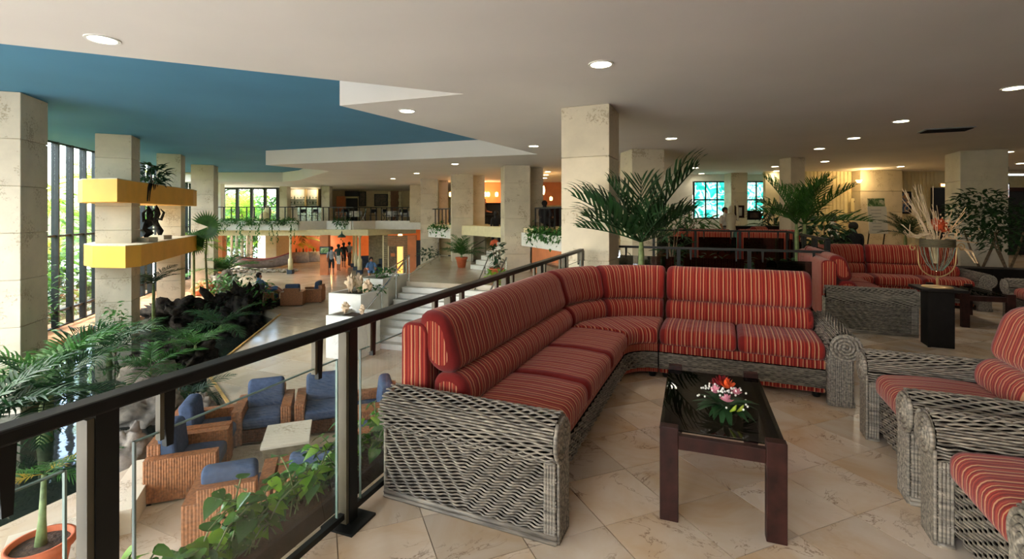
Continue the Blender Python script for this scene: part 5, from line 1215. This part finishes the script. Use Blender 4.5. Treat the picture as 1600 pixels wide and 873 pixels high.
for px, Y, lb in ((471, 37, 'left'), (487, 37.5, 'right')):
    t = thing('buffet_table', lb+' round table under a grey cloth in the orange room', 'table', (xat(px, Y), Y, LF), 0, 'cloth covered tables in the orange room'); MB().lathe([(.72, 0), (.68, .4), (.66, .74), (0, .75)], 20).build('tablecloth_skirt', 'cloth_grey', t, smooth=True)
    for k in range(4): MB().lathe([(.05, .75), (.05, .95), (.02, 1.05), (0, 1.05)], 8, (-.4+.27*k, 0, 0)).build('bottle', 'petal_orange' if k % 2 else 'leaf_dark', t)
scn = thing('sign_panel', 'dark screen panel fixed on the orange pillar', 'sign', (xat(507, 28.8), 28.82, zat(397, 28.8))); MB().box(-.3, .3, 0, .06, 0, .45).build('panel', 'navy_wall', scn); MB().box(-.24, .24, -.02, 0, .06, .39).build('display', 'poster_green', scn)
# sofa group and bench in the lower hall
def lobby_sofa(label, px, py, rz):
    t = thing('lobby_sofa', label, 'sofa', onz(px, py, LF), rz, 'dark blue lobby sofas'); MB().box(-.7, .7, 0, .7, .1, .4).build('seat', 'navy_wall', t, bevel=.04); MB().box(-.7, .7, .6, .8, .1, .85).build('backrest', 'navy_wall', t, bevel=.04)
    for x in (-.7, .6): MB().box(x, x+.12, 0, .7, .0, .55).build('arm', 'navy_wall', t, bevel=.03)
lobby_sofa('dark blue sofa in front of the timber cabin', 605, 427, 0); lobby_sofa('dark blue sofa right of the first one by the cabin', 627, 426, 0); lobby_sofa('dark blue sofa inside the arcade', 583, 420, R(30))
# ================================================================= PEOPLE
def person(label, loc, rz, joints, cols, hair='hair', s=1.0, grp=None):
    J = {k: Vector(v) for k, v in joints.items()}
    B = [('pelvis', 'chest', 'top'), ('chest', 'neck', 'top'), ('neck', 'head', 'skin'), ('head', 'crown', 'skin'), ('head', 'nose', 'skin')]
    for sd in 'lr': B += [('chest', 'sh'+sd, 'top'), ('sh'+sd, 'el'+sd, 'top'), ('el'+sd, 'wr'+sd, 'skin'), ('wr'+sd, 'ha'+sd, 'skin'), ('pelvis', 'hi'+sd, 'bot'), ('hi'+sd, 'kn'+sd, 'bot'), ('kn'+sd, 'an'+sd, 'leg'), ('an'+sd, 'to'+sd, 'shoe')]
    rad = dict(pelvis=.145, chest=.15, neck=.06, head=.095, crown=.075, nose=.03, sh=.075, el=.048, wr=.034, ha=.038, hi=.105, kn=.065, an=.045, to=.04)
    ks = list(J); idx = {k: i for i, k in enumerate(ks)}
    me = bpy.data.meshes.new('body'); me.from_pydata([J[k] for k in ks], [(idx[a], idx[b_]) for a, b_, _ in B], []); o = bpy.data.objects.new('tmp', me); C.objects.link(o)
    md = o.modifiers.new('s', 'SKIN'); sv = me.skin_vertices[0].data
    for k in ks:
        r = rad.get(k) or rad[k[:2]]; sv[idx[k]].radius = (r, r*(.8 if k in ('pelvis', 'chest') else 1)); sv[idx[k]].use_root = k == 'pelvis'
    o.modifiers.new('u', 'SUBSURF').levels = 2
    bpy.context.view_layer.update(); me2 = bpy.data.meshes.new_from_object(o.evaluated_get(bpy.context.evaluated_depsgraph_get())); bpy.data.objects.remove(o)
    names_ = ['skin', cols['top'], cols['bot'], cols.get('leg', cols['bot']), cols.get('shoe', 'cloth_black')]
    me2.materials.clear()
    for m_ in names_: me2.materials.append(M[m_])
    zone = {'skin': 0, 'top': 1, 'bot': 2, 'leg': 3, 'shoe': 4}
    for p in me2.polygons:
        best = 9; z = 0
        for a, b_, zn in B:
            d = J[b_]-J[a]; t_ = max(0, min(1, (p.center-J[a]).dot(d)/max(d.length_squared, 1e-6))); e = (p.center-J[a]-d*t_).length/(rad.get(a) or rad[a[:2]])
            if e < best: best = e; z = zone[zn]
        p.material_index = z; p.use_smooth = True
    me2.name = 'body'; t = thing('person', label, 'person', loc, rz, grp); t.scale = (s, s, s); obj('body', me2, t)
    hd = J['head']; cr = J['crown']; f = MB(); c = hd+(cr-hd)*.55+Vector((0, .02, .012)); f.blob(c, (.108, .118, .115), 14, 10); 
    keep = MB(); keep.v = f.v; keep.uv = f.uv; keep.f = [q_ for q_ in f.f if not (sum(f.v[i][1] for i in q_)/4 < c.y-.03 and sum(f.v[i][2] for i in q_)/4 < c.z+.03)]
    keep.build('hair', hair, t, smooth=True); return t
def stand(st=.0, arm=.1):
    j = dict(pelvis=(0, 0, .95), chest=(0, .0, 1.28), neck=(0, 0, 1.46), head=(0, -.01, 1.56), crown=(0, 0, 1.66), nose=(0, -.1, 1.56))
    for k, s_ in (('l', -1), ('r', 1)):
        f = st*s_; j.update({'sh'+k: (s_*.18, 0, 1.39), 'el'+k: (s_*.24, f*.5+.03, 1.12), 'wr'+k: (s_*.24, f*.7-arm, .9), 'ha'+k: (s_*.24, f*.7-arm-.03, .82), 'hi'+k: (s_*.09, 0, .9), 'kn'+k: (s_*.1, -f*.9-.02, .5), 'an'+k: (s_*.1, -f+.03, .08), 'to'+k: (s_*.11, -f-.13, .04)})
    return j
def sitting(lean=0, arms=0):
    j = dict(pelvis=(0, 0, .5), chest=(0, .04+lean, .82), neck=(0, .03+lean*1.3, 1.0), head=(0, .0+lean*1.3, 1.1), crown=(0, lean*1.3, 1.2), nose=(0, -.1+lean*1.3, 1.09))
    for k, s_ in (('l', -1), ('r', 1)): j.update({'sh'+k: (s_*.18, .03+lean, .93), 'el'+k: (s_*.26, -.08, .68), 'wr'+k: (s_*.2, -.3, .62+arms), 'ha'+k: (s_*.16, -.38, .62+arms), 'hi'+k: (s_*.1, -.04, .47), 'kn'+k: (s_*.13, -.46, .48), 'an'+k: (s_*.12, -.42, .08), 'to'+k: (s_*.13, -.6, .04)})
    return j
person('person in a grey top and black shorts walking by the orange pillar', onz(518, 430, LF), R(200), stand(.16), dict(top='cloth_grey', bot='cloth_black', leg='skin', shoe='cloth_white'))
person('person in a teal top and white shorts walking under the mezzanine', onz(529, 423, LF), R(180), stand(.12), dict(top='cloth_teal', bot='cloth_white', leg='skin'))
person('person in black walking into the orange lit corridor', onz(537, 418, LF), R(185), stand(.1), dict(top='cloth_black', bot='cloth_black', leg='skin'))
person('person in grey at the edge of the arcade', onz(546, 416, LF), R(170), stand(.1), dict(top='cloth_grey', bot='cloth_brown'))
sj = sitting(.12); sj.update(knl=(-.12, -.5, .62), knr=(.12, -.45, .66), anl=(-.1, -.8, .4), anr=(.1, -.75, .45), tol=(-.1, -.85, .55), tor=(.1, -.8, .6))
person('person in a blue shirt lounging with raised legs in a far cane armchair', onz(425, 474, LF)+Vector((-.35, -.0, .0)), R(100), sj, dict(top='cloth_blue', bot='cloth_blue', leg='skin'))
person('seated person in light blue trousers beside the stepped planters', onz(580, 437, LF), R(20), sitting(), dict(top='cloth_blue', bot='cloth_blue', leg='skin'))
person('person in black with an orange bag climbing the upper stairs', at(775, 392, 20.6)-Vector((0, 0, .0)), R(200), stand(.15), dict(top='cloth_black', bot='cloth_black'))
bg = tag(MB().blob((0, 0, 0), (.2, .12, .22), 12, 8).build('shoulder_bag', 'cloth_orange', None, at(773, 382, 20.2), smooth=True), 'orange bag carried by the person on the stairs', 'bag')
person('person in dark clothes sitting at the bar by the big column', Vector((xat(852, 18.3), 18.6, .92)), R(150), sitting(), dict(top='cloth_black', bot='cloth_black'))
person('seated person in brown by the bar between the landing columns', Vector((xat(757, 24.0), 23.9, MZ)), R(90), sitting(), dict(top='cloth_brown', bot='cloth_black'))
# ================================================================= RIGHT SIDE BEYOND
struct('floor_dais', MB().prism([(3.6, 13.1), (7.2, 11.7), (11.5, 20.4), (11.5, 22.2), (5.4, 22.2)], 0, .2), 'marble_tile', 'raised lounge floor beyond the sunken planter')
gb = 'striped sofas seen from behind beyond the far railing'
copy_tree(s3, None, 'striped sofa seen from behind beyond the railing, left one', Vector((xat(1136, 13.6), 13.4, .2)), RZ+PI, gb)
copy_tree(s3, None, 'striped sofa seen from behind beyond the railing, right one', Vector((xat(1232, 13.2), 12.9, .2)), RZ+PI, gb)
copy_tree(ac, None, 'striped armchair with high rounded back behind the far railing corner', Vector((xat(1222, 15), 15.2, .2)), R(20), None)
hg = thing('planter_hedge', 'low green hedge in a clay trough behind the thin railing', 'hedge', (3.75, 9.15, 0), RZ+R(4))
MB().box(-1.75, 1.75, -.18, .18, 0, .5).build('trough', 'terracotta', hg, bevel=.01)
f = MB(); q = random.Random(15); l = leafshape(.15, .07, .25, 2)
for i in range(1100):
    m_ = Matrix.Translation((q.uniform(-1.75, 1.75), q.gauss(0, .16), .5+abs(q.gauss(.05, .12)))) @ Matrix.Rotation(q.uniform(0, 6.3), 4, 'Z') @ Matrix.Rotation(q.uniform(-1, .6), 4, 'Y'); f.add([m_ @ Vector(v) for v in l.v], l.f)
tag(f.build('foliage', 'leaf_dark', hg), kind='stuff')
# green armchairs and reception things
def tub_chair(label, px, Y, rz):
    t = thing('tub_chair', label, 'armchair', (xat(px, Y), Y, .2), rz, 'green tub chairs by the turquoise window'); MB().box(-.36, .36, -.3, .35, .0, .45).build('seat', 'green_fabric', t, bevel=.05); MB().box(-.4, .4, .25, .42, .0, .95).build('backrest', 'green_fabric', t, bevel=.08)
    for x in (-.42, .3): MB().box(x, x+.12, -.3, .3, 0, .62).build('arm', 'green_fabric', t, bevel=.05)
tub_chair('green tub chair below the turquoise window, leftmost', 1084, 17.5, PI); tub_chair('green tub chair below the turquoise window, middle', 1110, 17.2, PI); tub_chair('green tub chair right of the standing statue', 1158, 15.5, PI)
sv_ = thing('statue', 'pale carved statue of a draped figure beside the stone pier', 'statue', (xat(1142, 16.2), 16.2, .2)); MB().box(-.22, .22, -.22, .22, 0, .6).build('plinth', 'dark_wood', sv_, bevel=.01)
MB().lathe([(.2, .6), (.17, .9), (.14, 1.1), (.17, 1.3), (.12, 1.48), (.05, 1.52), (0, 1.53)], 16, (0, 0, 0), 1, .75).build('body', 'coral_stone', sv_, smooth=True); MB().blob((0, 0, 1.63), (.085, .095, .12), 14, 10).build('head', 'coral_stone', sv_, smooth=True)
MB().tube([(.13, 0, 1.4), (.22, -.02, 1.25), (.2, -.05, 1.7), (.12, 0, 1.95)], [.05, .045, .04, .03], 8).build('raised_arm', 'coral_stone', sv_, smooth=True)
pj = stand(.05); person('person in a pale shirt standing before the turquoise window', Vector((xat(1133, 18.5), 18.5, .2)), R(20), pj, dict(top='cloth_white', bot='cloth_grey'))
framed('upright framed notice on the reception counter', 1150, 1160, 323, 338, 17.0, 'paper', 'dark_wood', 'notice')
cr_ = thing('reception_counter', 'dark wooden reception counter right of the statue', 'counter', (xat(1195, 16.5), 16.6, .2)); MB().box(-1.0, 1.5, 0, .6, 0, 1.0).build('front', 'dark_wood', cr_, bevel=.01); MB().box(-1.08, 1.58, -.08, .68, 1.0, 1.05).build('top', 'black_wood', cr_)
framed('dark framed board standing on the reception counter', 1170, 1186, 331, 341, 16.2, 'dark_painting', 'black_wood', 'board')
bush('leafy_plant', 'dark glossy plant beside the reception counter', 'plant', (xat(1207, 17.5), 17.4, .2), (.6, .5, .75), 130, .5, 'leaf_dark', 111, pot=.5, wd=.25)
bush('leafy_plant', 'small hanging palm plant in front of the turquoise window', 'plant', (xat(1075, 17), 17.2, .9), (.9, .5, .5), 120, .55, 'leaf_mid', 112, wd=.16)
bush('leafy_plant', 'dark plant beside the pale cream column', 'plant', (xat(1052, 12.2), 12.3, 0), (.35, .35, .7), 120, .35, 'leaf_dark', 113, pot=.35, wd=.25)
# people seated at the desk
person('dark haired person seated behind the far palm stem', Vector((xat(1305, 15.5), 15.6, .35)), R(60), sitting(), dict(top='cloth_white', bot='cloth_black'))
person('person with long dark hair seated back to the sofas', Vector((xat(1337, 12.5), 12.6, .18)), R(170), sitting(), dict(top='cloth_black', bot='cloth_black'))
dk = thing('desk', 'reddish desk between the two seated people', 'desk', (xat(1322, 14), 14.2, 0)); MB().box(-.7, .7, -.4, .4, .72, .77).build('top', 'rug_brown', dk); MB().box(-.65, -.55, -.35, .35, 0, .72).build('side_panel', 'rug_brown', dk); MB().box(.55, .65, -.35, .35, 0, .72).build('side_panel', 'rug_brown', dk)
bush('leafy_plant', 'dark bushy plant below the farther lounge palm', 'plant', (xat(1290, 12.2), 12.2, .25), (.55, .45, .55), 220, .25, 'leaf_dark', 114, pot=.4)
ns = thing('notice_stand', 'tilted notice stand with a green picture above printed text', 'stand', (xat(1371, 17.5), 17.5, .0), R(-8))
for x in (-.26, .26): MB().tube([(x, .25, 0), (x, .0, 1.1), (x*.9, .1, 2.2)], .025, 6).build('leg', 'black_metal', ns)
MB().obox((0, -.02, 1.45), (.62, .03, 1.0), 0, ('X', -.12)).build('text_board', 'paper', ns); MB().obox((0, .08, 2.08), (.56, .03, .32), 0, ('X', -.12)).build('picture_board', 'poster_green', ns)
for k in range(7): MB().obox((-.05, -.045+(k-3)*-.015, 1.45-(k-3)*.12), (.36-.04*(k % 3), .004, .016), 0, ('X', -.12)).build('text_line', 'cloth_grey', ns)
sp = thing('wall_poster', 'cream poster with printed lines and round emblems on the ribbed wall', 'poster', (xat(1348, 20.3), 20.4, zat(352, 20.4))); MB().box(-.42, .42, 0, .03, 0, 1.15).build('sheet', 'cream_paint', sp); MB().box(-.3, .15, -.006, 0, .98, 1.04).build('text_line', 'dark_wood', sp)
for x, z, r in ((.22, .82, .1), (.0, .5, .16)): MB().obox((x, -.01, z), (r*2, .01, r*2), 0).build('emblem', 'mid_wood', sp, bevel=.004)
sc_ = thing('wall_sconce', 'warm uplight on the stone pier beside the ribbed wall', 'lamp', (xat(1342, 19.8), 19.8, 2.95)); MB().lathe([(.05, 0), (.12, .12), (.1, .12), (.03, .02)], 14).build('shade', 'bar_lamp', sc_, smooth=True)
l = bpy.data.lights.new('sconce_bulb', 'POINT'); l.energy = 45; l.color = (1, .68, .3); l.shadow_soft_size = .1; obj('sconce_bulb', l, sc_, (.1, -.25, .2))
ex = thing('exit_light', 'small lit exit light above the dark door', 'sign', (xat(1477, 20.2), 20.3, zat(292, 20.2))); MB().box(-.16, .16, -.05, .05, 0, .16).build('housing', 'gold_metal', ex); MB().box(-.13, .13, -.06, -.05, .03, .13).build('lit_face', 'bar_lamp', ex)
palm('dark potted palm in front of the lounge back wall', Vector((xat(1415, 16.5), 16.5, 0)), .95, .05, spread(20, 15, 80, .4, .62, 115), 'leaf_dark', 'k2', kw=K2)
wt = bush('ficus_tree', 'dark small leaved ficus shrub in front of the grey column', 'shrub', (xat(1540, 10.5), 10.6, 0), (.72, .5, .62), 520, .16, 'leaf_dark', 116, pot=.45)
wt.children[0].location.z = 1.0
bush('ficus_tree', 'second dark ficus shrub at the right frame edge', 'shrub', (xat(1583, 10), 10.1, 0), (.6, .5, .6), 420, .16, 'leaf_dark', 117, pot=.45).children[0].location.z = .75
bx_ = thing('wood_planter', 'long dark planter box under the ficus shrubs', 'planter', (xat(1565, 9.8), 9.85, 0), RZ); MB().box(-1.0, 1.0, -.25, .25, 0, .55).build('box', 'black_wood', bx_, bevel=.01)
tv = thing('television', 'wall mounted television showing a bright picture at far right', 'television', (xat(1571, 19.2), 19.3, zat(310, 19.3))); MB().box(-.28, .28, 0, .1, 0, .62).build('case', 'black_metal', tv, bevel=.01); MB().box(-.24, .24, -.01, 0, .05, .57).build('screen', 'tv_screen', tv)
fl_ = thing('fluorescent_light', 'cool white fluorescent strip at the far right ceiling', 'light', (xat(1596, 18.5), 18.6, zat(272, 18.6)))
MB().box(-.45, .9, -.1, .1, 0, .08).build('housing', 'white_paint', fl_)
for y in (-.05, .05): MB().tube([(-.42, y, -.02), (.88, y, -.02)], .022, 8).build('tube', 'cool_tube', fl_)
for x in (-.4, .85): MB().tube([(x, 0, .08), (x, 0, CE-zat(272, 18.6))], .012, 6).build('hanger', 'black_metal', fl_)
struct('wall_light_block', MB().box(-3, 26, -5.2, -5, 0, CE), 'white_paint', 'added unseen wall blocking daylight behind the viewpoint')  # added out of view to hold back daylight from the rear
struct('wall_side', MB().box(26, 26.2, -5, 20.6, 0, CE), 'white_paint', 'added unseen side wall blocking daylight far to the right')  # unseen, closes the right side against stray sky light
